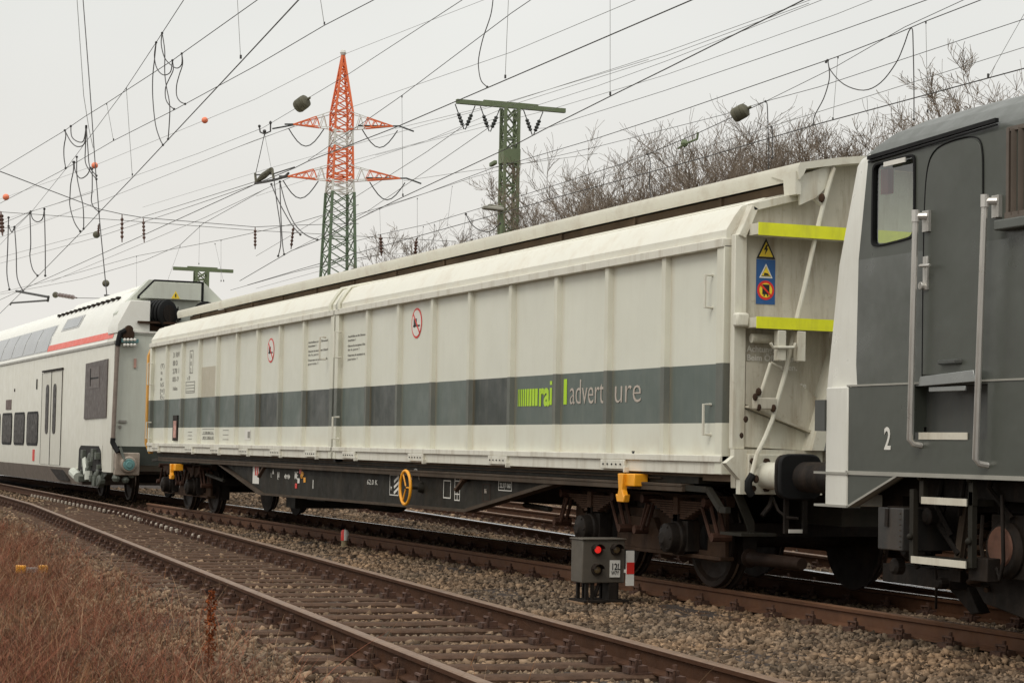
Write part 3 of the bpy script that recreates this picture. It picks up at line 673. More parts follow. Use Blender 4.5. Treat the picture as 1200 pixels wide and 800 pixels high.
# ---- bogies
def wheelset(x, par, r=.46, ys=(.75,)):
    for sy in (-1, 1):
        w_ = MB(); w_.lathe((x, sy*.69, r), (0, sy, 0), [(0,.10),(0,r+.03),(.025,r+.028),(.035,r),(.13,r-.012),(.131,r-.06),(.10,r-.09),(.075,r*.45),(.11,.13),(.19,.12)], 36)
        o = w_.build('wheel', m_wheel, par, smooth=25)
        t = MB(); pts = [(x+(r+.001)*math.cos(a_), sy*.76, r+(r+.001)*math.sin(a_)) for a_ in [k*2*math.pi/36 for k in range(36)]]
        t.tube(pts, .012, 4, closed=True); t.build('wheel_tread', m_tyre, o)
    a_ = MB(); a_.lathe((x, -.69, r), (0,1,0), [(0,.09),(1.38,.09)], 14); a_.build('axle', m_wheel, par)
def bogie(xc, par, wb=.95):
    root = thing('bogie', None, None, (0,0,0)); del_keys = []
    root.parent = par; root.location = (xc-par.location.x, 0, 0)
    for dx in (-wb, wb): wheelset(xc+dx, root)
    for sy in (-1, 1):
        Yb = lambda y: sy*y
        f = MB(); ya, yb = sorted((Yb(1.00), Yb(1.04)))
        f.prism([(xc-1.62,.30),(xc-1.62,.74),(xc-1.52,.78),(xc-1.45,.60),(xc-1.30,.60),(xc-1.28,.36),(xc-.62,.36),(xc-.60,.62),(xc-.30,.70),(xc+.30,.70),(xc+.60,.62),(xc+.62,.36),(xc+1.28,.36),(xc+1.30,.60),(xc+1.45,.60),(xc+1.52,.78),(xc+1.62,.74),(xc+1.62,.30),(xc+1.4,.26),(xc+.9,.30),(xc,.32),(xc-.9,.28)], 'y', ya, yb)
        f.prism([(xc-.55,.32),(xc-.30,.62),(xc+.30,.62),(xc+.55,.32)], 'y', *sorted((Yb(1.04), Yb(1.10))))
        f.box(xc-1.64, xc+1.64, *sorted((Yb(.96), Yb(1.10))), .285, .32)
        f.box(xc-1.6, xc+1.6, *sorted((Yb(.93), Yb(1.02))), .76, .86)
        so_ = f.build('side_frame', m_bog, root, bevel=.006)
        for dx in (-wb, wb):
            x = xc+dx
            b = MB()
            b.box(x-.17, x+.17, *sorted((Yb(1.03), Yb(1.16))), .34, .62)
            b.lathe((x, Yb(1.14), .46), (0, sy, 0), [(0,.16),(.06,.155),(.07,.14),(.16,.135),(.17,.11),(.19,.06),(.20,.05)], 20)
            b.box(x-.05, x+.05, *sorted((Yb(1.10), Yb(1.20))), .60, .68)
            for t in range(6): b.lathe((x+.115*math.cos(t*1.047), Yb(1.30), .46+.115*math.sin(t*1.047)), (0, sy, 0), [(0,.016),(.016,.012)], 6)
            b.build('axle_box', m_bogd, root, bevel=.006)
            sp = MB(); n = 8; top = .80
            for k in range(n):
                L_ = .60-.062*k; z = top-.021*k
                sp.prism([(x-L_, z-.017), (x+L_, z-.017), (x+L_, z), (x-L_, z)], 'y', *sorted((Yb(1.08), Yb(1.18))))
            sp.box(x-.045, x+.045, *sorted((Yb(1.06), Yb(1.20))), .60, .83)
            sp.build('leaf_spring', mat('spring rust', (.075,.042,.027), .75, var=.3, scale=12), root)
            for q in (-1, 1):
                l_ = MB(); xa, xb = x+q*.62, x+q*.50
                for oy in (1.10, 1.17):
                    l_.tube([(xa, Yb(oy), .80), (x+q*.78, Yb(oy), .50)], .019, 6)
                l_.tube([(xa, Yb(1.05), .80), (xa, Yb(1.24), .80)], .042, 8); l_.tube([(x+q*.78, Yb(1.05), .50), (x+q*.78, Yb(1.24), .50)], .040, 8)
                l_.tube([(xa-.09*q, Yb(1.2), .75), (x+q*.69, Yb(1.2), .50)], .016, 6)
                l_.build('spring_shackle', m_link, root)
    b = MB(); b.box(xc-.25, xc+.25, -1.0, 1.0, .5, .8); b.box(xc-1.6, xc-1.5, -1, 1, .5, .62); b.box(xc+1.5, xc+1.6, -1, 1, .5, .62); b.build('bolster', m_bogd, root)
    for dx in (-wb-.55, wb+.55):
        s = MB(); s.box(xc+dx-.05, xc+dx+.05, -.82, -.68, .25, .62); s.build('brake_block', m_bogd, root)
    return root
bogie(-17.68, wg); bogie(-36.35, wg)
s = MB(); s.lathe((-15.66,-1.02,.335), (1,0,0), [(0,.08),(.02,.085),(.04,.06),(.9,.05)], 14); s.build('pipe_below_frame', mat('dark pipe', (.022,.013,.009), .7, spec=.1, var=.3), wg)
# ---- marks on the sliding walls
YP = -1.437
def wtext(px, py, s_, size, m, width=None, par=dl, name='wall_lettering', **k):
    q = PY(px, py, YP); return text(s_, size, (q.x, YP-.001, q.z), '-y', m, par, name, width, **k)
def wtext3(x, z, s_, size, m, width=None, par=dl, name='wall_lettering', **k): return text(s_, size, (x, YP-.001, z), '-y', m, par, name, width, **k)
def no_hump(px, py, r_, par):
    q = PY(px, py, YP); g = thing('x', None, None); bpy.data.objects.remove(g)
    s = MB(); s.lathe((q.x, YP-.001, q.z), (0,-1,0), [(0,r_),(.002,r_)], 40); s.build('no_hump_sign', m_red, par)
    s = MB(); s.lathe((q.x, YP-.003, q.z), (0,-1,0), [(0,r_*.86),(.002,r_*.86)], 40); s.build('sign_field', m_wht, par)
    s = MB(); k = r_
    s.box(q.x-k*.62, q.x+k*.66, YP-.007, YP-.005, q.z-k*.24, q.z-k*.13); s.box(q.x-k*.52, q.x+k*.05, YP-.007, YP-.005, q.z-k*.13, q.z+k*.30)
    for d_ in (-.35, .25): s.lathe((q.x+k*d_, YP-.005, q.z-k*.2), (0,-1,0), [(0,k*.09),(.002,k*.09)], 12)
    s.build('wagon_pictogram', m_blk, par)
    s = MB(); s.slab((q.x-k*.63, YP-.008, q.z+k*.63), (q.x+k*.63, YP-.008, q.z-k*.63), k*.13, .002, 0, (0,1,0)); s.build('sign_bar', m_red, par)
no_hump(488.5, 378.5, .185, dr); no_hump(317.5, 410.5, .185, dl)
def box_lines(px, py, wx, n, h, par, m=m_gryp, lh=.016, seed=1, frame=False):
    "rows of small print"
    q = PY(px, py, YP); s = MB(); rr = random.Random(seed)
    return q
def note(px, py, par, width):
    for k, ln in enumerate(('Anschriften an der Stirnwand', 'beachten !', "Observer les inscriptions à l'abord", 'de la paroi !', 'Osservare le iscrizioni sulla', 'parete !')):
        q = PY(px, py, YP); wd = width*(1 if k % 2 == 0 else (.4, .62, .52)[k//2])
        text(ln, .042, (q.x, YP-.001, q.z-k*.052-(k//2)*.022), '-y', m_gryp, par, 'wall_lettering', wd)
note(408, 395.5, dr, .78); note(361.5, 402.5, dl, .92)
# company lettering across the grey band
x = -19.96
for k in range(9):
    wd = .012+.0066*k; s = MB(); s.box(x, x+wd, YP-.003, YP, 1.695, 1.875); s.build('lettering_bar', m_grn, dr); x += wd+.026-.001*k
text('ra', .36, (-19.405, YP-.002, 1.70), '-y', m_grn, dr, 'company_lettering', .27, off=.011)
s = MB(); s.box(-19.115, -19.065, YP-.003, YP, 1.70, 1.875); s.box(-19.115, -19.065, YP-.003, YP, 1.905, 1.945); s.build('company_lettering', m_grn, dr)
s = MB(); s.box(-18.765, -18.69, YP-.003, YP, 1.70, 1.955); s.build('company_lettering', m_grn, dr)
text('advert', .36, (-18.62, YP-.002, 1.70), '-y', m_alu, dr, 'company_lettering', .80, off=-.003)
text('ure', .36, (-17.59, YP-.002, 1.70), '-y', m_alu, dr, 'company_lettering', .56, off=-.004)
# left wall data panels
for k, (s_, w_) in enumerate((('31 RIV', .50), ('80 D', .36), ('278 1', .48), ('001-9', .46))): wtext3(-36.15, 2.76-k*.145, s_, .13, m_gryp, w_)
wtext3(-36.10, 2.17, 'Habs', .10, m_gryp, .34)
for k, (s_, w_) in enumerate((('(T)', .30), ('a', .14), ('»', .16), ('b5', .26), ('[≡]', .34), ('Eu', .34))): wtext3(-37.15+.03*(k % 2), 2.60-k*.115, s_, .11, m_gryp, w_)
s = MB()
for x0, x1, z0, z1 in ((-34.86,-34.62,2.44,2.84), (-35.1,-34.45,2.10,2.30)):
    t_ = .012; s.box(x0, x1, YP-.003, YP-.001, z0, z0+t_); s.box(x0, x1, YP-.003, YP-.001, z1-t_, z1); s.box(x0, x0+t_, YP-.003, YP-.001, z0+t_, z1-t_); s.box(x1-t_, x1, YP-.003, YP-.001, z0+t_, z1-t_)
for k in range(3): s.box(-35.08, -34.47, YP-.003, YP-.001, 2.13+k*.05, 2.14+k*.05)
s.build('data_grid', m_gryp, dl)
wtext3(-34.80, 2.70, 'H', .12, m_gryp); wtext3(-34.80, 2.57, '8', .12, m_gryp); wtext3(-34.80, 2.45, '2', .12, m_gryp); wtext3(-35.04, 2.33, '┬ 22', .10, m_gryp)
s = MB(); s.box(-35.95, -35.60, YP-.02, YP, 1.27, 1.72); ph_ = s.build('paper_holder', m_bogd, dl); s = MB(); s.box(-35.88, -35.67, YP-.026, YP-.02, 1.32, 1.62); s.build('route_card', mat('route card', (.50,.27,.22), .6, var=.5, scale=14), dl)
s = MB()
for cx, w_, h_ in ((-34.70,.30,.12), (-33.42,.80,.17), (-32.25,.36,.15)):
    for k in range(3): s.box(cx-w_/2, cx+w_/2, YP-.003, YP-.001, 1.30+k*h_/2, 1.308+k*h_/2)
s.build('small_print', m_gryp, dl)
wtext3(-33.78, 1.385, '2 278 0013-6', .07, m_gryp, .70); wtext3(-33.78, 1.31, 'REV 2024 II', .06, m_gryp, .70)
s = MB(); s.box(-31.05, -30.72, YP-.003, YP-.001, 1.30, 1.46); s.build('data_plate', m_wht, dl); wtext3(-31.02, 1.32, 'M', .14, m_blk); s = MB(); s.box(-30.88, -30.74, YP-.005, YP-.003, 1.33, 1.43); s.build('data_plate_mark', m_gryp, dl)
q = PY(738, 532, -1.51); text('▼', .07, (q.x, -1.492, q.z-.02), '-y', m_blk, dr, 'sill_mark')
# ------------------------------------------------------------------ locomotive
m_lg = mat('locomotive grey', (.062,.068,.055), .34, var=.10, scale=1.1, dirt=(.055,.055,.048), damt=.6, bump=.5, bscale=1.1)
m_lgd = mat('locomotive dark grey', (.055,.058,.052), .4, var=.1, scale=2, dirt=(.09,.075,.055), damt=.4)
m_lroof_lit = mat('locomotive grey with sky light', (.095,.102,.090), .45, var=.08, scale=2, dirt=(.07,.065,.055), damt=.5, streak=False)  # body grey with sky light painted in, for roof and louvre sill
m_lw = mat('locomotive white', (.66,.65,.58), .35, var=.04, scale=2, dirt=(.42,.38,.3), damt=.35)
m_chr = mat('bright handrail', (.56,.54,.50), .35, .6, var=.1)
m_glass = mat('cab glass', (.30,.34,.31), .05, 0., var=.3, scale=2.6, spec=1.)
m_glassd = mat('tinted window', (.022,.018,.015), .35, var=.5, scale=3, spec=.06)
m_step = mat('step edge white', (.60,.56,.46), .5, var=.1, dirt=(.3,.24,.16), damt=.5)
m_vent = mat('brown ventilation louvre', (.11,.085,.065), .5, var=.2, scale=5)
lo = thing('locomotive', 'grey electric locomotive with white nose corner and cab door, coupled to the wagon', 'locomotive', (-6, 0, 0))
sl = [(1.75,-13.77,1.5,-13.17),(1.93,-13.74,1.5,-13.19),(2.72,-13.605,1.5,-13.17),(3.46,-13.355,1.5,-13.05),(3.51,-13.31,1.49,-13.03),(3.57,-13.20,1.455,-12.98),(3.65,-13.02,1.385,-12.85),(3.72,-12.78,1.27,-12.6),(3.79,-12.4,1.07,-12.2),(3.85,-11.9,.78,-11.7),(3.89,-11.2,.4,-11.0)]
b = MB(); nn = 8
for z, xf, w_, xs_ in sl:
    k = w_/1.5
    b.v += [(xf-.12*k,0,z),(xf,-1.40*k,z),(xs_,-w_,z),(3.0,-w_,z),(3.0,0,z),(3.0,w_,z),(xs_,w_,z),(xf,1.40*k,z)]
for i in range(len(sl)-1):
    for j in range(nn):
        q = (j+1) % nn; mi = 0
        if i == 2 and j in (0,7,2): continue
        if j in (0,1,6,7): mi = 1 if i < 4 else 2
        elif i >= 4: mi = 2
        b.f.append((i*nn+j, i*nn+q, (i+1)*nn+q, (i+1)*nn+j)); b.m.append(mi)
b.f.append(tuple((len(sl)-1)*nn+j for j in range(nn))); b.m.append(2); b.f.append(tuple(reversed(range(nn)))); b.m.append(0)
b.build('cab_body', [m_lg, m_lw, m_lroof_lit], lo, smooth=28)
CABSIDE = True
b = MB()
b.box(-12.2, 3.0, -1.36, 1.5, 1.12, 1.75)
b.box(-13.28, -12.40, -1.505, -1.3, 1.46, 1.76)
b.prism([(-13.28,1.46),(-13.28,.855),(-12.58,1.112),(-12.40,1.112),(-12.40,1.46)], 'y', -1.505, -1.42)
b.box(-12.40, -11.52, -1.505, -1.42, 1.112, 1.37); b.box(-11.52, 3.0, -1.505, -1.36, 1.112, 1.76)
b.prism([(-13.28,1.76),(-13.28,.855),(-12.58,1.112),(-12.3,1.112),(-12.3,1.76)], 'y', 1.42, 1.505)
b.build('lower_side', m_lg, lo)
b = MB(); b.box(-12.40, -11.52, -1.40, -1.365, 1.36, 1.76); b.prism([(-12.40,1.37),(-11.52,1.37),(-11.52,1.42),(-12.40,1.42)], 'y', -1.50, -1.37); b.build('step_recess', m_lgd, lo)
b = MB(); b.prism([(-13.74,-1.3),(-13.66,-1.47),(-13.58,-1.515),(-13.28,-1.515),(-13.28,1.515),(-13.58,1.515),(-13.66,1.47),(-13.74,1.3)], 'z', .86, 1.765); b.build('nose_skirt', m_lw, lo, bevel=.01)
b = MB(); b.box(-13.70, -13.62, -1.46, -1.38, 1.0, 1.1)
q = PY(970,488,-1.5)
s = MB(); s.box(-13.745, -13.60, -1.522, -1.3, 1.43, 1.67); s.build('dark_corner_marking', m_lgd, lo)
s = MB(); s.box(-13.30, 3, -1.512, -1.49, 1.765, 1.778); s.box(-13.75, -13.26, -1.525, -1.5, 1.10, 1.118); s.prism([(-13.3,1.10),(3,1.10),(3,1.13),(-13.3,1.13)], 'y', -1.515, -1.49); s.prism([(-13.28,.85),(-12.58,1.108),(-12.58,1.125),(-13.28,.868)], 'y', -1.513, -1.45); s.box(-13.74, -13.27, -1.525, -1.4, .85, .868)
s.build('trim_strip', mat('trim grey', (.30,.29,.25), .5), lo)
def soft(pts, it=3, closed=True):
    for _ in range(it):
        q = [] if closed else [pts[0]]
        for i in range(len(pts) if closed else len(pts)-1):
            a, b_ = pts[i], pts[(i+1) % len(pts)]; q += [(a[0]*.75+b_[0]*.25, a[1]*.75+b_[1]*.25), (a[0]*.25+b_[0]*.75, a[1]*.25+b_[1]*.75)]
        if not closed: q.append(pts[-1])
        pts = q
    return pts
def Lp(pts, Y0=-1.5): return [(lambda v: (v.x, v.z))(PY(a, c_, Y0)) for a, c_ in pts]
g = MB(); a_ = PY(1018,187,-1.52); c_ = PY(1170,141,-1.52); g.slab((-13.02,-1.515,3.475), (-11.42,-1.515,3.535), .03, .028); g.slab((-13.02,-1.515,3.445), (-11.42,-1.515,3.505), .016, .012); g.build('rain_gutter', m_black, lo)
wp = soft([(1023,205),(1024,192),(1038,189),(1060,183),(1073,180),(1073.5,194),(1073,262),(1072,278),(1060,282),(1036,288),(1022,290),(1022,274)])
hole = Lp(wp); outer = [(-13.17,2.72),(3.0,2.72),(3.0,3.46),(-13.05,3.46)]
i0_ = min(range(len(hole)), key=lambda i: hole[i][0]+hole[i][1]); hl = hole[i0_:]+hole[:i0_+1]
def area(p): return sum(p[i][0]*p[(i+1) % len(p)][1]-p[(i+1) % len(p)][0]*p[i][1] for i in range(len(p)))
if area(hole) > 0: hl = hl[::-1]
ng = [outer[0]]+hl+[outer[0]]+outer[1:]
s = MB(); s.add([(x, -1.50, z) for x, z in ng], [tuple(range(len(ng)))]); o = s.build('cab_side', m_lg, lo, smooth=0)
s = MB(); nH = len(hole); inner = [(lambda v: (v.x, v.z))(PY(1047.5+(a-1047.5)*.93, 235+(b_-235)*.955, -1.5)) for a, b_ in wp]
for y in (-1.512, -1.46): s.v += [(x, y, z) for x, z in hole]+[(x, y, z) for x, z in inner]
for i in range(nH):
    j = (i+1) % nH
    for q4 in ((i, j, nH+j, nH+i), (2*nH+i, 2*nH+j, 3*nH+j, 3*nH+i), (i, j, 2*nH+j, 2*nH+i), (nH+i, nH+j, 3*nH+j, 3*nH+i)): s.f.append(q4); s.m.append(0)
win = s.build('cab_window', m_black, lo)
# clear glass that reflects the sky
mg = bpy.data.materials.new('clear cab glass'); mg.use_nodes = True; t_ = mg.node_tree; t_.nodes.clear(); oo = t_.nodes.new('ShaderNodeOutputMaterial'); mx_ = t_.nodes.new('ShaderNodeMixShader'); tr_ = t_.nodes.new('ShaderNodeBsdfTransparent'); gl_ = t_.nodes.new('ShaderNodeBsdfGlossy'); fr_ = t_.nodes.new('ShaderNodeValue'); fr_.outputs[0].default_value = .2
tr_.inputs[0].default_value = (.80,.86,.82,1); gl_.inputs['Roughness'].default_value = .03
t_.links.new(fr_.outputs[0], mx_.inputs[0]); t_.links.new(tr_.outputs[0], mx_.inputs[1]); t_.links.new(gl_.outputs[0], mx_.inputs[2]); t_.links.new(mx_.outputs[0], oo.inputs[0])
s = MB()
for sgn in (-1, 1): s.add([(-13.605, sgn*1.39, 2.73), (-13.72, 0, 2.73), (-13.47, 0, 3.45), (-13.36, sgn*1.39, 3.45)], [(0,1,2,3)])
s.build('windscreen', mg, lo, smooth=0)
s = MB(); s.slab((-13.72,0,2.72), (-13.47,0,3.46), .07, .07); s.build('windscreen_pillar', m_lw, lo)
s = MB(); s.box(-13.5, -12.95, -1.3, 1.3, 2.2, 2.70); s.box(-12.05, -12.0, -1.48, 1.48, 1.8, 3.5); s.build('driving_desk', mat('cab interior', (.16,.17,.15), .7), lo)
s = MB(); q_ = PY(1039,212,-1.25); s.box(q_.x-.05, q_.x+.05, -1.27, -1.22, q_.z-.10, q_.z+.09); s.build('red_reflection_block', m_red, lo)  # red block imitating a red reflection in the side window
cx_, cy_ = 1047.5, 235
s = MB(); s.add([(x, -1.49, z) for x, z in inner], [tuple(range(len(inner)))]); s.build('window_glass', mg, win, smooth=0)
s = MB(); p0 = PY(1035,193,-1.53); s.slab(PY(1036,193,-1.53), PY(1061,187,-1.53), .01, .035); s.build('window_visor', m_wht, win)
dpts = soft([(1081,442),(1082,330),(1084,225),(1088,190),(1096,175),(1110,167),(1134,160),(1147,161),(1152,172),(1153,200),(1152,330),(1149,440)], 2, False)
s = MB(); s.tube([(a, -1.503, z) for a, z in Lp(dpts)], .0055, 5); dpl = s.build('cab_door_seam', m_black, lo)
s = MB(); s.prism(Lp([(a+(1117-a)*.03, b_+(300-b_)*.02) for a, b_ in dpts]), 'y', -1.508, -1.49); door_ = s.build('cab_door', m_lg, lo, bevel=.003)
s = MB(); q = PY(1085,320,-1.52); s.box(q.x-.035, q.x+.02, -1.525, -1.50, q.z-.12, q.z+.12); s.tube([(q.x, -1.52, q.z+.05), (q.x, -1.57, q.z+.05), (q.x+.12, -1.57, q.z+.045)], .013, 6); s.lathe((q.x-.03,-1.5,q.z-.09), (0,-1,0), [(0,.03),(.05,.028)], 10); s.build('door_handle', m_chr, door_, bevel=.003)
for (x0, y0), (x1, y1) in (((1073,247),(1066,520)), ((1154,229),(1143,543))):
    a_ = PY(x0, y0, -1.585); c_ = PY(x1, y1, -1.585); s = MB()
    s.tube([(a_.x,-1.585,a_.z-.01),(c_.x,-1.585,c_.z+.03),(c_.x+.01,-1.56,c_.z),(c_.x+.03,-1.50,c_.z-.01)], .022, 8)
    s.box(a_.x+.0, a_.x+.08, -1.53, -1.50, a_.z-.15, a_.z+.0); s.tube([(a_.x+.05,-1.52,a_.z-.04),(a_.x,-1.585,a_.z-.04)], .026, 8); s.tube([(a_.x,-1.585,a_.z+.005),(a_.x,-1.585,a_.z-.08)], .029, 10)
    s.build('handrail', m_chr, lo)
# door sill, kick plate and steps
q = PY(1113,440,-1.52)
s = MB(); s.prism([(q.x-.33,q.z-.07),(q.x-.31,q.z+.0),(q.x+.33,q.z+.03),(q.x+.36,q.z-.05)], 'y', -1.56, -1.50); s.box(q.x-.22, q.x+.22, -1.545, -1.53, q.z-.11, q.z-.075); s.build('door_sill', mat('sill sheet', (.28,.29,.28), .3, .5, var=.1), lo, bevel=.004)
s = MB(); q = PY(1112,424,-1.53); s.tube([(q.x-.11,-1.505,q.z),(q.x-.10,-1.54,q.z),(q.x+.10,-1.54,q.z),(q.x+.11,-1.505,q.z)], .018, 6); s.build('door_grip', m_lgd, door_)
for (px0, px1, py, Y0, nm) in ((1078,1135,510,-1.50,0), (1081,1134,585,-1.48,1), (1069,1133,656,-1.48,2)):
    a_ = PY(px0, py, Y0); c_ = PY(px1, py+(4 if nm else 1), Y0); z = (a_.z+c_.z)/2
    s = MB(); s.box(a_.x, c_.x, Y0-.004, Y0+.22, z-.026, z+.022); so_ = s.build('entrance_step', m_frame, lo)
    s = MB(); s.box(a_.x, c_.x, Y0-.012, Y0-.004, z-.026, z+.024); s.build('white_step_edge', m_step, so_)
    if nm:
        for x in (a_.x-.03, c_.x+.02):
            s = MB(); s.slab((x, Y0+.03, z-.02), (x, Y0+.03, z+.30 if nm == 1 else z+.5), .05, .04, 0, (0,1,0)); s.ball((x, Y0+.0, z+.16), .025); s.build('step_hanger', m_frame, so_)
q = PY(1036,526,-1.507); text('2', .23, (q.x, -1.508, q.z), '-y', m_wht, lo, 'cab_number', .085, off=.004)
# louvres
s = MB(); xa, za = -11.28, 2.87
s.box(xa-.03, xa+1.5, -1.53, -1.49, za-.02, za+.02); s.box(xa-.03, xa+1.5, -1.515, -1.5, 3.44, 3.47); s.box(xa-.03, xa, -1.52, -1.49, za, 3.46)
for k in range(19): s.prism([(xa+.02+k*.078, -1.50), (xa+.045+k*.078, -1.535), (xa+.06+k*.078, -1.50)], 'z', za, 3.45)
s.build('ventilation_louvre', m_vent, lo)
s = MB(); s.box(xa-.07, xa+1.6, -1.59, -1.50, za-.10, za-.03); s.build('louvre_sill', m_lroof_lit, lo, bevel=.01)
# pantograph side roof bits: low roof boards
s = MB(); s.box(-10.6, 1, -.9, .9, 3.86, 3.98); s.build('roof_walkway', m_lroof_lit, lo)
# buffers of the locomotive and underframe
for sy in (-1, 1):
    yb = sy*1.15
    s = MB(); s.lathe((-13.7, yb, 1.06), (-1,0,0), [(0,.15),(.25,.15),(.27,.13),(.80,.125)], 20); bo = s.build('buffer', m_bogd, lo)
    pts = []
    for q_ in range(24):
        t = 2*math.pi*q_/24; c_, s2 = math.cos(t), math.sin(t); pts.append((yb+.20*math.copysign(abs(c_)**.45, c_), 1.06+.19*math.copysign(abs(s2)**.45, s2)))
    s = MB(); s.prism(pts, 'x', -14.62, -14.57); s.build('buffer_head', m_black, bo, bevel=.012)
s = MB(); s.box(-13.4, 3, -1.25, 1.25, .95, 1.13); s.box(-13.3, -13.0, -1.2, 1.2, .55, .95); s.build('main_frame', m_bogd, lo)
# battery box with riveted edges
c0 = PY(1058, 605, -1.48)
s = MB(); s.box(c0.x-.33, c0.x, -1.48, -.95, c0.z-.25, c0.z+.06); bx = s.build('equipment_box', mat('riveted steel box', (.030,.028,.025), .5, 0., var=.3, scale=4, dirt=(.10,.065,.04), damt=.5), lo, bevel=.008)
s = MB(); s.slab((c0.x-.2,-1.485,c0.z+.05), (c0.x-.2,-1.49,c0.z-.08), .04, .01, 0, (0,1,0)); s.slab((c0.x-.2,-1.48,c0.z+.065), (c0.x-.02,-1.2,c0.z+.065), .04, .012); s.build('box_latch', m_bogd, bx)
s = MB(); s.lathe((-12.9,-1.15,.62), (0,-1,0), [(0,.05),(.1,.05)], 8)
for k in range(7): s.lathe((c0.x-.03,-1.482,c0.z-.22+k*.04), (0,-1,0), [(0,.006),(.006,.004)], 6)
s.build('box_rivet', m_lip, bx)
# bogie of the locomotive
lb = thing('bogie', None, None); lb.parent = lo; lb.location = (0, 0, 0)
for x in (-12.8+1.0, -12.8+4.4): wheelset(x+.15, lb, .60)
for sy in (-1, 1):
    f = MB(); ya, yb = sorted((sy*1.02, sy*1.12))
    f.prism([(-12.85,.95),(-12.85,.66),(-12.45,.62),(-12.25,.86),(-11.35,.86),(-11.05,.5),(-9.25,.5),(-8.95,.86),(-7.85,.86),(-7.55,.6),(-7.35,.95)], 'y', ya, yb)
    f.build('bogie_frame', m_bogd, lb, bevel=.01)
    for x in (-11.65, -8.25):
        a = MB(); a.box(x-.19, x+.19, *sorted((sy*1.1, sy*1.24)), .42, .86); a.lathe((x, sy*1.2, .62), (0,sy,0), [(0,.20),(.06,.20),(.10,.17)], 22); a.prism([(x-.6,.40),(x-.42,.22),(x+.1,.14),(x+.3,.20),(x+.55,.40),(x+.55,.48),(x-.6,.46)], 'y', *sorted((sy*1.08, sy*1.13))); ab = a.build('axle_box', m_bogd, lb, bevel=.008)
        a = MB(); a.lathe((x, sy*1.30, .64), (0,sy,0), [(0,.14),(.012,.13)], 22); a.build('axle_cover', mat('rusty red cover', (.13,.058,.036), .8, var=.35, scale=9, dirt=(.08,.04,.02), damt=.6), ab)
        a = MB(); a.box(x-.2, x+.02, *sorted((sy*1.30, sy*1.42)), .40, .56); a.tube([(x+.10, sy*1.36, 1.0),(x+.12, sy*1.36, .55),(x+.08, sy*1.36, .42),(x+.04, sy*1.36, .50)], .016, 6); a.build('earthing_device', m_bogd, ab, bevel=.01)
        for dx in (-.42, .42):
            c = MB(); pts = []
            for k in range(66):
                t = k*.6; pts.append((x+dx+.075*math.cos(t), sy*1.17+.075*math.sin(t), .32+k*.0072))
            c.tube(pts, .020, 6); c.build('coil_spring', m_bog, lb)
    d_ = MB(); d_.slab((-12.15, sy*1.2, 1.0), (-12.25, sy*1.2, .55), .07, .07, 0, (0,1,0)); d_.tube([(-12.15,sy*1.2,1.0),(-12.28,sy*1.2,.45)], .045, 8); d_.build('damper', m_lip, lb)
    d_ = MB(); d_.tube([(-10.7,sy*1.35,1.1),(-10.75,sy*1.4,.8),(-10.95,sy*1.4,.62),(-10.9,sy*1.35,.45),(-10.7,sy*1.3,.4)], .03, 8); d_.build('cable_hose', m_lip, lb)
s = MB()
for x, y, z, r_ in ((-13.2,-.9,.75,.11),(-13.05,-1.0,.55,.08)): s.lathe((x,y,z), (0,-1,0), [(0,r_),(.12,r_),(.16,r_*.6)], 12)
s.box(-13.5,-12.6,-1.05,1.05,.28,.42); s.prism([(-12.9,.30),(-12.6,.30),(-12.45,.12),(-12.55,.10),(-12.75,.22)], 'y', -.9, -.8); s.tube([(-12.75,-1.1,.62),(-12.7,-1.1,.35),(-12.85,-1.0,.12)], .012, 6); s.build('rail_guard', m_bogd, lo, bevel=.006)
s = MB(); rr = random.Random(5)
for k in range(46):
    x = -12.9+rr.random()*5.5; y = -1.32+rr.random()*.25; z = .30+rr.random()*.75; r_ = .015+.025*rr.random()
    if k % 3 == 0: s.tube([(x,y,z+.2),(x+rr.uniform(-.1,.1),y-.03,z),(x+rr.uniform(-.2,.2),y,z-.2)], r_*.6, 6)
    elif k % 3 == 1: s.box(x-r_*2, x+r_*2, y, y+.1, z-r_*1.5, z+r_*1.5)
    else: s.lathe((x,y,z), (0,-1,0), [(0,r_*1.6),(.06,r_*1.6),(.08,r_)], 10)
s.build('brake_rigging', m_bogd, lb)
# ------------------------------------------------------------------ double deck coach
m_cw = mat('coach side paint', (.60,.585,.50), .4, var=.04, scale=1.5, dirt=(.44,.40,.31), damt=.4)
m_croof = mat('coach roof paint', (.74,.735,.67), .4, var=.04, scale=1.5, dirt=(.55,.52,.44), damt=.35, streak=False)
m_cend = mat('coach end paint', (.50,.52,.45), .5, var=.06, scale=1.5, dirt=(.35,.34,.28), damt=.4)
m_skirt = mat('coach skirt', (.16,.13,.105), .6, var=.15, scale=3, dirt=(.09,.07,.05), damt=.5)
m_rstripe = mat('red stripe', (.74,.10,.06), .4, var=.08)
m_cgd = mat('dark green end frame', (.028,.034,.026), .6, var=.3, scale=4)
XC = -41.35
co = thing('double_deck_coach', 'white double deck passenger coach with red stripe behind the freight wagon', 'passenger coach', (-55, 0, 0))
CL = -72
cs = [(-1.45,.62),(-1.45,3.22),(-1.415,3.30),(-1.30,3.72),(-1.10,4.12),(-.80,4.40),(-.45,4.54),(0,4.58)]
full = cs+[(-y, z) for y, z in cs[-2::-1]]
b = MB(); b.prism([(y, z) for y, z in full], 'x', CL, XC-1.0, 0); b.m[-len(full):] = [0 if abs((full[i][1]+full[(i+1) % len(full)][1])/2) < 3.25 else 1 for i in range(len(full))]
b.build('coach_body', [m_cw, m_croof], co, smooth=30)
b = MB(); low = [(-1.45,1.14),(-1.45,3.22),(-1.415,3.30),(-1.36,3.50),(1.36,3.50),(1.415,3.30),(1.45,3.22),(1.45,1.14)]
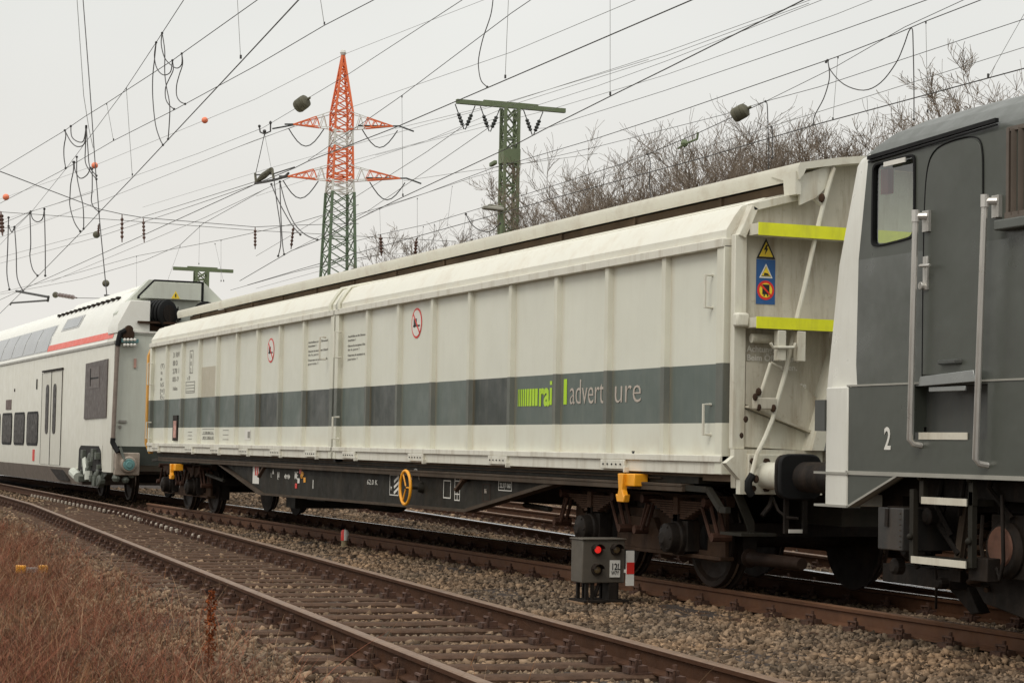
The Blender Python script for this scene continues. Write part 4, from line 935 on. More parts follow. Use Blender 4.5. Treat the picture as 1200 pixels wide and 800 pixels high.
b.prism(low, 'x', XC-1.0, XC, 1); b.m[-len(low):] = [0]*len(low); b.build('end_section', [m_cw, m_cend], co)
b = MB()
for sy in (-1, 1): b.box(XC-.95, XC, *sorted((sy*1.45, sy*1.36)), .60, 1.14)
b.build('side_panel', m_cw, co)
b = MB(); b.box(XC-.9, XC+.0, -1.3, 1.3, .75, 1.14); b.box(CL, XC-3.6, -1.36, 1.36, .28, .7); b.build('end_frame', m_cgd, co)
b = MB(); b.prism([(-1.45,.62),(-1.36,.27),(1.36,.27),(1.45,.62)], 'x', CL, XC-3.55); b.build('lower_skirt', m_skirt, co)
# bogie well: dark plate on the side, painting the shade of the opening
b = MB(); b.prism([(XC-3.6,.60),(XC-3.55,1.05),(XC-3.35,1.13),(XC-1.35,1.13),(XC-1.1,1.02),(XC-.98,.60)], 'y', -1.456, -1.30); b.build('bogie_well_shade', m_dark, co)
cb = thing('bogie', None, None); cb.parent = co; cb.location = (0,0,0)
for x in (XC-2.25-2.0, XC-1.6+.3): wheelset(x, cb, .46)
m_green = mat('greenish bogie iron', (.085,.095,.075), .6, var=.5, scale=9, dirt=(.03,.03,.025), damt=.7, streak=False)
b = MB(); b.prism([(XC-4.6,.5),(XC-3.4,.42),(XC-1.2,.42),(XC-.7,.55),(XC-.7,.75),(XC-1.6,.70),(XC-3.2,.70),(XC-4.4,.78)], 'y', -1.40, -1.15)
for k in range(26):
    x = XC-3.3+RNG.random()*2.4; z = .38+RNG.random()*.62; s_ = .05+RNG.random()*.09
    if RNG.random() < .5: b.box(x-s_, x+s_, -1.50-RNG.random()*.05, -1.3, z-s_*.8, z+s_*.8)
    else: b.lathe((x, -1.36, z), (0,-1,0), [(0,s_),(.10,s_),(.13,s_*.7)], 10)
b.build('bogie_frame', m_green, cb, bevel=.006)
b = MB(); q = PY(88,555,-1.5); b.tube([PY(86,553,-1.5), PY(92,559,-1.5)], .11, 10); b.tube([PY(104,552,-1.5), PY(104,562,-1.5)], .09, 8); b.build('brake_cylinder', m_cend, cb)
b = MB(); b.tube([PY(99,534,-1.47), PY(101,556,-1.5)], .06, 8); b.build('damper', m_cend, cb)
# windows
def cpane(pts, name, m, y0=-1.458, y1=-1.44, par=co, bevel=.0):
    s = MB(); s.prism([(lambda v: (v.x, v.z))(PY(a, c_, -1.45)) for a, c_ in pts], 'y', y0, y1); return s.build(name, m, par, bevel=bevel)
def roundrect(x0, x1, z0, z1, r_):
    pts = []
    for cx, cz, a0 in ((x1-r_, z1-r_, 0), (x0+r_, z1-r_, 90), (x0+r_, z0+r_, 180), (x1-r_, z0+r_, 270)):
        for k in range(4): t = math.radians(a0+k*30); pts.append((cx+r_*math.cos(t), cz+r_*math.sin(t)))
    return pts
x = -50.35
for k in range(9):
    x1 = x; x0 = x-1.72
    s = MB(); s.prism(roundrect(x0, x1, 1.09, 1.93, .16), 'y', -1.462, -1.44); wn = s.build('lower_deck_window', m_black, co)
    s = MB(); s.prism(roundrect(x0+.07, x1-.07, 1.15, 1.87, .12), 'y', -1.468, -1.46); s.build('window_pane', m_glassd, wn)
    x -= 2.06
# upper deck windows follow the sloping side
def sloped(x0, x1, z0, z1, name, m, off=.006, par=co):
    def yat(z):
        for (ya, za), (yb, zb) in zip(cs, cs[1:]):
            if za <= z <= zb: return ya+(yb-ya)*(z-za)/(zb-za)
        return -1.4
    zs = [z0+(z1-z0)*k/5 for k in range(6)]; s = MB()
    for k in range(6):
        y = yat(zs[k])-off; s.v += [(x0, y, zs[k]+off*.3), (x1, y, zs[k]+off*.3)]
        if k: c = 2*k-2; s.f.append((c, c+1, c+3, c+2)); s.m.append(0)
    return s.build(name, m, par, smooth=60)
m_upg = mat('upper deck glass', (.20,.215,.225), .04, .15, var=.2, scale=2, spec=1.)
fw_ = sloped(-64, -49.6, 3.36, 4.02, 'upper_window_band', mat('window surround', (.5,.5,.48), .4), .004)
x = -49.75
for k in range(8): sloped(x-1.75, x, 3.38, 4.0, 'upper_deck_window', m_upg, .010, fw_); x -= 1.88
q_ = sloped(-48.7, -46.4, 3.80, 4.10, 'roof_window', mat('roof window frame', (.42,.42,.40), .4), .006); sloped(-48.5, -46.6, 3.84, 4.06, 'roof_window_glass', m_upg, .012, q_)
sloped(-49.7, -41.8, 3.355, 3.50, 'red_stripe', m_rstripe, .006)
s = MB(); s.prism([(-1.47,3.22),(-1.47,3.27),(-1.43,3.29),(-1.40,3.25)], 'x', CL, XC+.01); s.build('body_ledge', mat('ledge', (.36,.35,.31), .5), co)
# doors
dd = thing('entrance_door', None, None); bpy.data.objects.remove(dd)
s = MB(); x0, x1 = -50.1+.2, -47.2; s.box(x0, x1, -1.462, -1.44, .66, 2.82); dr_ = s.build('entrance_door', m_cw, co)
xm = PY(59, 500, -1.46).x
s = MB(); s.box(xm-.03, xm+.03, -1.468, -1.46, .66, 2.84); s.box(xm-1.25, xm+1.5, -1.49, -1.455, 2.86, 2.90); s.box(x0-.02, x0, -1.468, -1.46, .66, 2.85); s.box(x1, x1+.02, -1.468, -1.46, .66, 2.85); s.build('door_seam', m_bogd, dr_)
for a in (-.50, .50):
    s = MB(); s.prism(roundrect(xm+a-.20, xm+a+.20, 1.38, 2.55, .14), 'y', -1.474, -1.46); s.build('door_window', m_glassd, dr_)
# big grey-brown shuttered opening near the end
s = MB(); s.prism([(-44.35,1.70),(-41.95,1.72),(-41.93,2.93),(-44.30,2.90)], 'y', -1.475, -1.44); sh = s.build('equipment_hatch', mat('dark hatch', (.085,.068,.060), .5, var=.2, scale=3), co)
s = MB(); s.box(-43.8, -42.7, -1.482, -1.474, 2.35, 2.8); s.build('hatch_panel', mat('dark hatch panel', (.11,.09,.08), .5), sh)
s = MB(); s.box(-43.7,-43.66,-1.49,-1.48,2.4,2.78); s.box(-43.7,-42.8,-1.49,-1.48,2.55,2.58); s.build('hatch_bar', m_black, sh)
for (a, c_, w_, h_, m_) in ((10,474,.9,.26,mat('brown notice', (.10,.06,.05), .5)), (39,533,.25,.28,m_red), (43,450,.12,.25,m_bogd), (17,457,.1,.08,m_bogd)):
    q = PY(a, c_, -1.46); s = MB(); s.box(q.x-w_/2, q.x+w_/2, -1.464, -1.45, q.z-h_/2, q.z+h_/2); s.build('side_notice', m_, co)
q = PY(70,551,-1.46); s = MB(); s.prism([(q.x-1.4,.56),(q.x+.3,.56),(q.x+1.0,.33),(q.x-.3,.33)], 'y', -1.44, -1.40); s.build('skirt_grille', m_bogd, co)
# end face equipment
XE2 = XC+.01
def EB(px0, py0, px1, py1, d, name, m, Xo=0.0, bevel=.0):
    a = PX(px0, py0, XE2+Xo); c = PX(px1, py1, XE2+Xo); s = MB(); s.box(XE2+Xo-.05, XE2+Xo+d, min(a.y, c.y), max(a.y, c.y), min(a.z, c.z), max(a.z, c.z)); return s.build(name, m, co, bevel=bevel)
# stepped roof end: corner housing, shelf and the cross box with sloping shoulders
s = MB(); s.prism([(-1.40,3.45),(-1.40,3.62),(-1.15,4.12),(-.74,4.12),(-.74,3.45)], 'x', XC-1.0, XC+.0); s.build('corner_housing', m_croof, co, bevel=.01)
s = MB(); s.prism([(1.40,3.45),(1.40,3.62),(1.15,4.12),(.62,4.12),(.62,3.45)], 'x', XC-1.0, XC+.0); s.build('corner_housing', m_croof, co, bevel=.01)
s = MB(); s.box(XC-1.0, XC+.02, -1.35, 1.35, 3.42, 3.50); s.build('end_shelf', m_cend, co)
s = MB(); s.prism([(-1.30,3.5),(-1.28,3.9),(-.62,4.62),(.55,4.62),(1.28,3.95),(1.3,3.5)], 'x', XC-1.1, XC-.75); s.build('roof_bulkhead', m_cend, co)
s = MB(); s.prism([(-.82,4.22),(-.52,4.56),(.46,4.56),(.46,4.22)], 'x', XC-.75, XC-.60); cbx = s.build('cross_box', m_cend, co, bevel=.006)
s = MB()
for a_, b_ in (((-.86,4.20),(-.86,4.26)), ((-.86,4.26),(-.54,4.60)), ((-.54,4.60),(.49,4.60)), ((.49,4.60),(.49,4.2))): s.slab((XC-.62,*a_), (XC-.62,*b_), .05, .035)
s.build('box_seal', m_black, cbx)
q = PX(206,346,XC-.58); s = MB(); s.prism([(q.y-.09,q.z-.07),(q.y+.09,q.z-.07),(q.y,q.z+.09)], 'x', XC-.60, XC-.59); s.build('warning_triangle', m_sy, cbx); s = MB(); s.box(XC-.589, XC-.586, q.y-.012, q.y+.012, q.z-.04, q.z+.03); s.build('triangle_mark', m_blk, cbx)
for (pa, pb, rr) in (((172,368),(192,370),.29), ((242,370),(256,368),.27)):
    a = PX(*pa, XC-.45); c = PX(*pb, XC-.15); s = MB(); d_ = Vector((.30, .22, 0)) if pa[0] < 200 else Vector((.25,-.10,0))
    o_ = Vector((XC-.42, a.y+.04, a.z)); prof_ = []
    for k in range(6): prof_ += [(k*.09, rr*.80), (k*.09+.02, rr), (k*.09+.07, rr), (k*.09+.088, rr*.80)]
    s.lathe(o_, d_, prof_, 22); hz = s.build('coiled_high_voltage_hose', m_black, co)
    e_ = o_+d_.normalized()*.53; s = MB(); s.lathe(e_, d_, [(0,rr*.62),(.02,rr*.62)], 18)
    for k in range(10): t = k*.628; s.ball(e_+Vector((.02, rr*.8*math.cos(t), rr*.8*math.sin(t))), .018, 0, 6)
    s.build('hose_flange', m_bogd, hz)
s = MB(); s.box(XC-.5, XC-.1, -.95, -.35, 3.50, 3.68); s.box(XC-.55, XC+.1, -1.0, -.2, 3.66, 3.70); s.build('hose_cradle', m_bog, co)
s = MB(); s.box(XC+.02, XC+.05, -1.3, -.25, 3.46, 3.49); s.build('shelf_edge', m_wht, co)
for px0,py0,px1,py1 in ((204,361,209,366),(204,370,212,375)): 
    a = PX(px0,py0,XC-.7); c = PX(px1,py1,XC-.7); s = MB(); s.box(XC-.75, XC-.68, a.y, c.y, c.z, a.z); s.build('socket', m_black, co)
EB(141,397,161,402,.12,'connector_block',mat('teal connector',(.10,.22,.22),.5,var=.3,scale=10))
for k in range(4):
    for r_ in (398,404): q = PX(146+k*4, r_, XE2+.13); s = MB(); s.ball(q, .035, 0, 8); s.build('plug', m_wht, co)
s = MB(); s.lathe(PX(150,392,XE2+.05), (1,0,0), [(0,.14),(.06,.12)], 12); s.lathe(PX(151,386,XE2+.05), (1,0,0), [(0,.09),(.06,.08)], 12); s.build('cable_gland', m_bog, co)
s = MB(); s.tube([PX(147,387,XE2+.1), PX(141,390,XE2+.1), PX(139,398,XE2+.1), PX(138,405,XE2+.1)], .055, 8); s.build('black_hose', m_black, co)
s = MB(); s.tube([PX(138,404,XE2+.08), PX(136,440,XE2+.08), PX(132.5,513,XE2+.08)], .045, 8); s.build('grey_conduit', m_bog if False else mat('dusty conduit', (.20,.16,.13), .6, var=.2, scale=8), co)
s = MB(); s.tube([PX(132.5,513,XE2+.08), PX(132,518,XE2+.08), PX(135,524,XE2+.12), PX(139,530,XE2+.2)], .055, 8); s.build('black_hose', m_black, co)
EB(157,420,159.5,431,.02,'red_label',mat('faded red label',(.42,.25,.20),.5)); EB(139,492,148,495,.02,'small_label',m_gryp); EB(139,498,142,501,.02,'small_label',m_gryp)
s = MB(); q = PX(150,544,XE2+.2); s.lathe((XE2, q.y, q.z), (1,0,0), [(0,.22),(.14,.22),(.16,.18),(.3,.16)], 20); s.box(XE2, XE2+.2, q.y-.26, q.y+.24, q.z-.22, q.z+.24); bo = s.build('end_buffer', mat('weathered buffer', (.30,.25,.20), .6, var=.3, scale=8, dirt=(.1,.08,.06), damt=.6), co, bevel=.02)
s = MB(); s.lathe((XE2+.3, q.y, q.z), (1,0,0), [(0,.12),(.02,.11),(.022,.07),(.04,.06)], 18); s.build('buffer_cap', mat('teal cap', (.12,.25,.24), .5), bo)
s = MB()
for a, r_ in (((138,549),.09),((143,553),.07),((154,556),.08),((138,538),.07),((136,560),.09),((147,562),.08)): s.ball(PX(*a, XE2+.1), r_, 0, 8)
s.tube([PX(141,524,XE2+.2), PX(144,534,XE2+.25), PX(147,540,XE2+.3)], .03, 6); s.build('coupling_hose', m_green, co)
s = MB()
pts = [(XC-.7, -.35, 4.63)]
for k in range(9):
    x = XC-3-k*.9; 
for k in range(14): s.box(XC-2.4-k*.55, XC-2.2-k*.55, -.98-.0*k, -.90, 4.28, 4.34)
s.build('roof_fitting', m_bogd, co)
s = MB(); s.prism([(-.9,4.3),(-.7,4.52),(-.3,4.66),(.3,4.66),(.7,4.52),(.9,4.3)], 'x', XC-8.5, XC-2.2); s.build('roof_equipment', m_croof, co, bevel=.05)
# ------------------------------------------------------------------ things along the track
sx0 = -17.3; aL = PX(682, 683, sx0); aR = PX(732, 683, sx0); zt_ = PX(682, 632, sx0).z; zb_ = aL.z
m_sig = mat('signal case grey', (.085,.072,.055), .6, var=.2, scale=5, dirt=(.10,.07,.045), damt=.5)
m_lens_off = mat('unlit lens', (.17,.12,.06), .25, var=.2, scale=12)
m_lens_red = mat('lit red lens', (.85,.03,.022), .3, var=.05, emit=.55)
sg = thing('shunting_signal', 'low dark shunting signal box beside the rail with one red light lit', 'railway signal', (sx0, (aL.y+aR.y)/2, -.2))
s = MB(); s.box(sx0-.26, sx0, aL.y, aR.y, zb_, zt_); case = s.build('signal_case', m_sig, sg, bevel=.01)
s = MB(); s.box(sx0-.28, sx0+.015, aL.y-.01, aR.y+.01, zt_-.004, zt_+.01); s.build('case_lid', m_sig, case, bevel=.004)
for (px, py, mm) in ((699,643.5,m_lens_red),(721,643.5,m_lens_off),(698.5,667,m_lens_off)):
    q = PX(px, py, sx0); s = MB(); s.lathe((sx0+.001, q.y, q.z), (1,0,0), [(0,.052),(.03,.052),(.031,.046)], 20); h = s.build('lamp_ring', m_bogd, case)
    s = MB()
    for k in range(9):
        t = math.radians(20+k*17.5); s.slab((sx0+.0, q.y+.052*math.cos(t), q.z+.052*math.sin(t)), (sx0+.085, q.y+.052*math.cos(t), q.z+.052*math.sin(t)), .020, .004, 0, (0,math.cos(t),math.sin(t)))
    s.build('lamp_hood', m_bogd, h)
    s = MB(); s.lathe((sx0+.031, q.y, q.z), (1,0,0), [(0,.034),(.012,.028),(.018,.012)], 20); s.build('lens', mm, h)
a = PX(715,676,sx0+.02); c = PX(727,656,sx0+.02); s = MB(); s.box(sx0+.005, sx0+.018, a.y, c.y, a.z, c.z); pl = s.build('number_plate', m_wht, case)
text('12L', .085, (sx0+.02, a.y+.008, a.z+.07), '+x', m_blk, case, 'plate_lettering', (c.y-a.y)*.82, off=.001)
text('W7Y', .055, (sx0+.02, a.y+.010, a.z+.022), '+x', m_blk, case, 'plate_lettering', (c.y-a.y)*.78)
s = MB(); s.box(sx0-.30, sx0+.06, aL.y+.0, aR.y+.02, -.165, -.145)
for y in (aL.y+.06, aL.y+.12, aR.y-.14, aR.y-.07):
    for x in (sx0-.22, sx0-.03): s.slab((x, y, -.15), (x, y, zb_+.01), .03, .03, 0, (1,0,0))
s.tube([(sx0-.05,aL.y+.15,-.12),(sx0-.05,aL.y+.2,zb_)], .018, 6); s.box(sx0-.15, sx0, aR.y-.16, aR.y-.08, -.15, zb_); s.build('signal_stand', m_bogd, sg)
s = MB(); s.box(sx0-.3, sx0+.05, aL.y-.02, aL.y+.14, -.27, -.165); s.box(sx0-.3, sx0+.07, aR.y-.22, aR.y-.04, -.27, -.165); s.build('base_block', mat('old timber block', (.17,.10,.05), .9, var=.3, scale=6, bump=.4), sg, bevel=.012)
a = PX(734.5,686,sx0+.03); c = PX(744,645,sx0+.03); s = MB(); s.box(sx0-.0, sx0+.02, a.y, c.y, a.z, c.z); s.box(sx0-.02, sx0+.0, aR.y-.01, c.y-.02, a.z+.12, a.z+.15); b_ = s.build('marker_plate', m_wht, sg)
hz = (c.z-a.z)/3; s = MB(); s.box(sx0+.02, sx0+.0225, a.y, c.y, a.z+hz, a.z+2*hz); s.build('red_field', m_red, b_)
p0 = PZ(403.5, 643, -.19); pg = thing('marker_post', 'short round concrete peg with a red and white top beside the train track', 'marker post', (p0.x, p0.y, -.19))
s = MB(); s.lathe((p0.x,p0.y,-.25), (0,0,1), [(0,.045),(.18,.045)], 14); s.build('peg', mat('weathered concrete peg', (.24,.19,.11), .9, var=.3, scale=14), pg)
s = MB(); k0 = len(s.f); s.lathe((p0.x,p0.y,-.07), (0,0,1), [(0,.052),(.115,.052),(.145,.038),(.15,.01)], 20)
cc = [sum(s.v[i][1]-p0.y for i in f)/len(f)+(sum(s.v[i][0]-p0.x for i in f)/len(f))*.42 for f in s.f]; s.m = [0 if v < .0 else 1 for v in cc]; s.build('peg_cap', [m_red, m_wht], pg)
# rusty dock plant standing in the dead grass
q = PZ(243, 800, -.33); dk = thing('dried_dock_plant', 'rust brown dried dock seed stalk standing alone in the dead grass', 'plant', tuple(q))
m_dock = mat('rusty seed heads', (.20,.055,.018), .9, var=.35, scale=25, island=.5, spec=.1)
s = MB(); top = q+Vector((.02,.01,.62)); s.tube([q, q+Vector((.01,0,.3)), top], [.006,.005,.003], 5); s.build('stem', m_bramble, dk)
s = MB(); rr = random.Random(3)
for k in range(620):
    t = .20+.78*rr.random()**.9; rad = .036*(1-.45*t)*(.6+.6*rr.random())*(1.4 if int(t*9) % 2 else .8); a = rr.random()*6.283; c = q+(top-q)*t+Vector((rad*math.cos(a), rad*math.sin(a), 0)); r_ = .004+.006*rr.random()
    n_ = Vector((rr.gauss(0,1), rr.gauss(0,1), rr.gauss(0,1))).normalized(); u = n_.orthogonal().normalized()*r_; v = n_.cross(u).normalized()*r_*1.2
    s.add([c-u, c-v, c+u, c+v], [(0,1,2,3)])
s.build('seed_cluster', m_dock, dk, smooth=0)
# yellow ended cable joint in the grass
a = PZ(18, 676, -.30); c = PZ(56, 676, -.30); cbx = thing('cable_box', 'grey cable box with orange yellow ends half hidden in the dead grass', 'cable box', tuple(a))
mid = (a+c)/2; dv = (c-a).normalized(); s = MB()
s.slab(a+Vector((0,0,.09)), a+dv*.11+Vector((0,0,.09)), .12, .09); s.slab(c-dv*.11+Vector((0,0,.09)), c+Vector((0,0,.09)), .12, .09); s.build('yellow_end', m_org, cbx, bevel=.01)
s = MB(); s.slab(a+dv*.11+Vector((0,0,.08)), c-dv*.11+Vector((0,0,.08)), .09, .06); s.build('grey_middle', m_endg, cbx, bevel=.008)
# a white paper scrap by the rail and a rusty fishplate piece
q = PZ(244, 605, -.14); lt = thing('crumpled_litter', 'crumpled white paper scrap lying between the rails near the switch', 'litter', tuple(q)); s = MB()
for k in range(14):
    c = q+Vector((random.uniform(-.16,.16), random.uniform(-.07,.07), random.uniform(0,.06))); u = Vector((random.gauss(0,1),random.gauss(0,1),random.gauss(0,.6))).normalized()*.06; v = Vector((random.gauss(0,1),random.gauss(0,1),random.gauss(0,1))).normalized()*.05
    s.add([c-u-v, c+u-v, c+u+v, c-u+v], [(0,1,2,3)])
s.build('paper', m_wht, lt, smooth=0)
# ------------------------------------------------------------------ masts
m_mg = mat('green lattice paint', (.13,.165,.085), .6, var=.12, scale=1.5, dirt=(.08,.09,.05), damt=.5)
m_mgd = mat('dark insulator', (.035,.04,.037), .4, var=.2)
def lattice(s, x, y, z0, z1, w0, w1, n, t, mi=0, d0=None, tb=None):
    "square lattice tower: four legs, zigzag on every face"
    tb = tb or t*.55; d0 = d0 or 1.
    def cor(k, f):
        w_ = w0+(w1-w0)*f; sx_, sy_ = ((-1,-1),(1,-1),(1,1),(-1,1))[k % 4]; return Vector((x+sx_*w_/2*d0, y+sy_*w_/2, z0+(z1-z0)*f))
    for k in range(4): s.slab(cor(k,0), cor(k,1), t, t, mi, (1,0,0))
    for i in range(n):
        f0, f1 = i/n, (i+1)/n
        for k in range(4):
            a, b_ = (k, k+1) if (i+k) % 2 else (k+1, k)
            s.slab(cor(a, f0), cor(b_, f1), tb, tb*.5, mi, (1,0,0))
            s.slab(cor(b_, f0), cor(a, f1), tb, tb*.5, mi, (1,0,0))
            if i % 3 == 0: s.slab(cor(k, f0), cor(k+1, f0), tb, tb, mi, (1,0,0))
def t_mast(p_shaft_top, p_shaft_low, arml, armr, Ym, name, label, wt, wb, nseg, ths, insul=True, group='catenary masts'):
    a = PY(*p_shaft_top, Ym); root = thing(name, label, 'catenary mast', (a.x, a.y, -.3), group)
    s = MB(); zt = a.z; lattice(s, a.x, a.y, zt*.55, zt, wt*1.05, wt, nseg, ths, 0, .8); lattice(s, a.x, a.y, -.3, zt*.55, wb, wt*1.25, nseg, ths*1.1, 0, .8)
    s.box(a.x-wt*.5, a.x+wt*.5, a.y-wt*.64, a.y+wt*.64, zt-(zt-1.25)*.165, zt-(zt-1.25)*.122); s.build('lattice_shaft', m_mg, root, smooth=0)
    L0, R0 = PX(*arml, a.x), PX(*armr, a.x); s = MB(); zz = zt+ths*.8
    s.slab((a.x, L0.y, zz), (a.x, R0.y, zz), ths*1.7, ths*1.6); s.slab((a.x, (L0.y+a.y)/2, zz+ths*.9), (a.x, (R0.y+a.y)/2, zz+ths*.9), ths*1.2, ths); s.build('crossarm', m_mg, root)
    return root, a, L0, R0
mroot, ma, mL, mR = t_mast((598,127), (598,280), (535,121), (662,130), 14, 'catenary_mast', 'green lattice mast with wide crossarm and hanging insulators, rising behind the wagon roof', .44, .72, 11, .085)
print('mast', ma, mL, mR)
for px in (545, 574.5, 625):
    q = PX(px, 125, ma.x); 
    for dz in (-1, 1):
        s = MB(); top_ = Vector((ma.x, q.y+dz*.33, ma.z-.02)); bot = Vector((ma.x, q.y+dz*.02, ma.z-.78)); d_ = (bot-top_); s.tube([top_, bot], .018, 5)
        s.lathe(top_+d_*.35, d_, [(0,.03),(.05,.07),(.10,.04),(.15,.075),(.2,.04),(.26,.075),(.32,.04),(.36,.07),(.4,.03)], 10); s.build('insulator', m_mgd, mroot)
m2, a2, L2_, R2_ = t_mast((236,318), (236,340), (203,315.5), (273,319), 30, 'catenary_mast', 'small distant green mast with a crossarm, above the far coach roof', .95, 1.4, 10, .17)
s = MB(); s.slab((a2.x, a2.y, a2.z-3.2), (a2.x, a2.y+3.0, a2.z-3.9), .15, .15); s.build('bracket_arm', m_mg, m2)
# street lamp
q = PY(588, 290, 12); tp = PY(588, 247, 12); hd = PY(568, 243, 12)
slp = thing('street_lamp', 'flat headed street lamp on a thin pole left of the green mast', 'street lamp', (q.x, 12, -.3)); s = MB(); s.tube([(q.x,12,-.3),(tp.x,12,tp.z)], .06, 8); s.build('lamp_pole', m_mg, slp)
s = MB(); e0 = Vector((tp.x+.1,12,tp.z+.02)); e1 = PX(566,243,tp.x); d_ = (e1-e0); s.slab(e0, e1, .30, .10); s.slab(e0+d_*.05+Vector((0,0,.06)), e0+d_*.75+Vector((0,0,.09)), .2, .06); s.build('lamp_head', mat('lamp head grey', (.30,.29,.24), .5), slp, bevel=.03)
# ------------------------------------------------------------------ transmission pylon
m_po = mat('orange red pylon paint', (.70,.150,.045), .6, var=.08, scale=.5); m_pw = mat('white pylon paint', (.60,.60,.55), .6, var=.08, scale=.5); m_pg = mat('green pylon paint', (.10,.15,.085), .6, var=.1, scale=.5)
DP = 150.0; ctr = CAM+ray(402, 68)*DP; py_x, py_y = ctr.x, ctr.y
def zpy(py):    # height on the pylon axis for a photo row
    d = ray(402, py); t = math.hypot(py_x-CAM.x, py_y-CAM.y)/math.hypot(d.x, d.y); return CAM.z+d.z*t
PYL = thing('transmission_pylon', 'tall lattice pylon painted orange and white above and green below', 'pylon', (py_x, py_y, -.3))
mpx = DP/F_PX
def pw(p): return p*mpx*.78
segs = [(zpy(64), zpy(133), pw(2), pw(27), 8, 0), (zpy(133), zpy(153), pw(27), pw(27), 2, 0), (zpy(153), zpy(172), pw(27), pw(28), 2, 1), (zpy(172), zpy(206), pw(28), pw(31), 4, 0), (zpy(206), zpy(212), pw(31), pw(31), 1, 0), (zpy(212), zpy(226), pw(31), pw(34), 2, 1), (zpy(226), zpy(332), pw(34), pw(42), 6, 2), (zpy(332), -.3, pw(42), pw(66), 8, 2)]
sb = MB()
for zt, zb, wt, wb, n_, mi in segs: lattice(sb, py_x, py_y, zb, zt, wb, wt, n_, .13 if mi < 2 else .18, mi, 1., .075)
sb.build('lattice_tower', [m_po, m_pw, m_pg], PYL, smooth=0)
ya_ = Vector((RT.x, RT.y, 0))           # arms run across the line of sight
for pxl, pxr, pyt, pyb in ((345, 463, 138, 151), (340, 473, 200, 212)):
    for px_, sgn in ((pxl, -1), (pxr, 1)):
        s = MB(); ln = abs(px_-402)*mpx; z1 = zpy(pyb); z2 = zpy(pyt-6)
        for off in (-1, 1):
            root_b = Vector((py_x, py_y, z1))+Vector((FW.x,FW.y,0))*off*pw(13)+ya_*sgn*pw(13); tip = Vector((py_x, py_y, z1+.25))+ya_*sgn*ln; root_t = root_b+Vector((0,0,z2-z1))
            P_ = lambda a, b_, t: a+(b_-a)*t
            s.slab(root_b, P_(root_b, tip, .35), .06, .06, 1); s.slab(P_(root_b, tip, .35), tip, .085, .085, 0)
            s.slab(root_t, P_(root_t, tip, .4), .05, .05, 1); s.slab(P_(root_t, tip, .4), tip, .07, .07, 0)
            for k in range(5):
                t = .15+k*.17; mi = 1 if t < .3 else 0
                s.slab(P_(root_b, tip, t), P_(root_t, tip, t+.08), .05, .05, mi); s.slab(P_(root_t, tip, t+.08), P_(root_b, tip, t+.17), .05, .05, mi)
        s.build('pylon_arm', [m_po, m_pw], PYL, smooth=0)
        s = MB(); s.tube([tip-ya_*.6, tip+ya_*.4+Vector((0,0,.03)), tip+ya_*1.5*sgn-Vector((0,0,.35))], .06, 6)
        pts = [tip-ya_*sgn*.3]
        for k in range(9):
            t = k/8; pts.append(tip+ya_*sgn*(.3-2.6*t)+Vector((0,0,-.3-1.3*math.sin(math.pi*t))))
        s.tube([tip-ya_*sgn*1.2+ya_*(-1.4), tip-ya_*sgn*.2], .06, 6); s.build('tension_insulator', m_mgd, PYL)
        s = MB(); s.tube(pts[1:], .04, 4); s.build('conductor_loop', m_mgd, PYL)
s = MB(); s.ball((py_x, py_y, zpy(62)), .25, 0, 8); s.build('top_cap', m_pw, PYL)
# ------------------------------------------------------------------ bare winter trees
m_twig = mat('bare twigs', (.20,.16,.122), .9, var=.25, scale=.3, spec=.1); m_bark = mat('bark', (.12,.088,.065), .9, var=.3, scale=2)
def grow_tree(seed, H, stems, depth, spread):
    rr = random.Random(seed); seg = {0: [], 1: []}
    def rec(p, d, L_, r, k):
        n = 4; pts = [p]; rs = [r]
        for i in range(n):
            d = (d+Vector((rr.gauss(0,.15), rr.gauss(0,.15), rr.gauss(.04,.10)))).normalized(); p = p+d*L_/n; pts.append(p); rs.append(r*(1-.40*(i+1)/n))
        seg[0 if r > .035 else 1].append((pts, rs))
        if k <= 0: return
        m = {1: 8, 2: 5, 3: 4}.get(k, 3)
        for j in range(m):
            a = rr.uniform(0, 6.283); u = d.orthogonal().normalized(); v = d.cross(u); ang = rr.uniform(.3, spread)
            nd = (d*math.cos(ang)+(u*math.cos(a)+v*math.sin(a))*math.sin(ang)); nd.z += .12; nd.normalize()
            q = pts[-1] if j < 2 else pts[rr.choice((1, 2, 3))]
            rec(q, nd, L_*(rr.uniform(.40, .66) if k < 3 else rr.uniform(.58, .82)), rs[-1]*rr.uniform(.52, .78), k-1)
    for s_ in range(stems):
        a = 6.283*s_/stems+rr.uniform(-.4,.4); t = .0 if stems == 1 else rr.uniform(.12, .42)
        rec(Vector((.25*math.cos(a)*(stems > 1), .25*math.sin(a)*(stems > 1), 0)), Vector((t*math.cos(a), t*math.sin(a), 1)).normalized(), H*.30, .12 if stems > 1 else .17, depth)
    return seg
def tubes_mesh(name, segs, n, m, rmin):
    Vs, Fs = [], []; k = 0
    for pts, rs in segs:
        prev = None
        for i, p in enumerate(pts):
            d = (pts[min(i+1, len(pts)-1)]-pts[max(i-1, 0)]).normalized(); u = d.orthogonal().normalized() if prev is None else (prev-d*prev.dot(d)).normalized(); prev = u; v = d.cross(u); r = max(rs[i], rmin)
            for a in range(n):
                t = 6.283*a/n; Vs.append(p+(u*math.cos(t)+v*math.sin(t))*r)
        for i in range(len(pts)-1):
            for a in range(n): b_ = (a+1) % n; Fs.append((k+i*n+a, k+i*n+b_, k+(i+1)*n+b_, k+(i+1)*n+a))
        k += len(pts)*n
    me = fastmesh(name, [tuple(v) for v in Vs], Fs, m); return me
protos = []
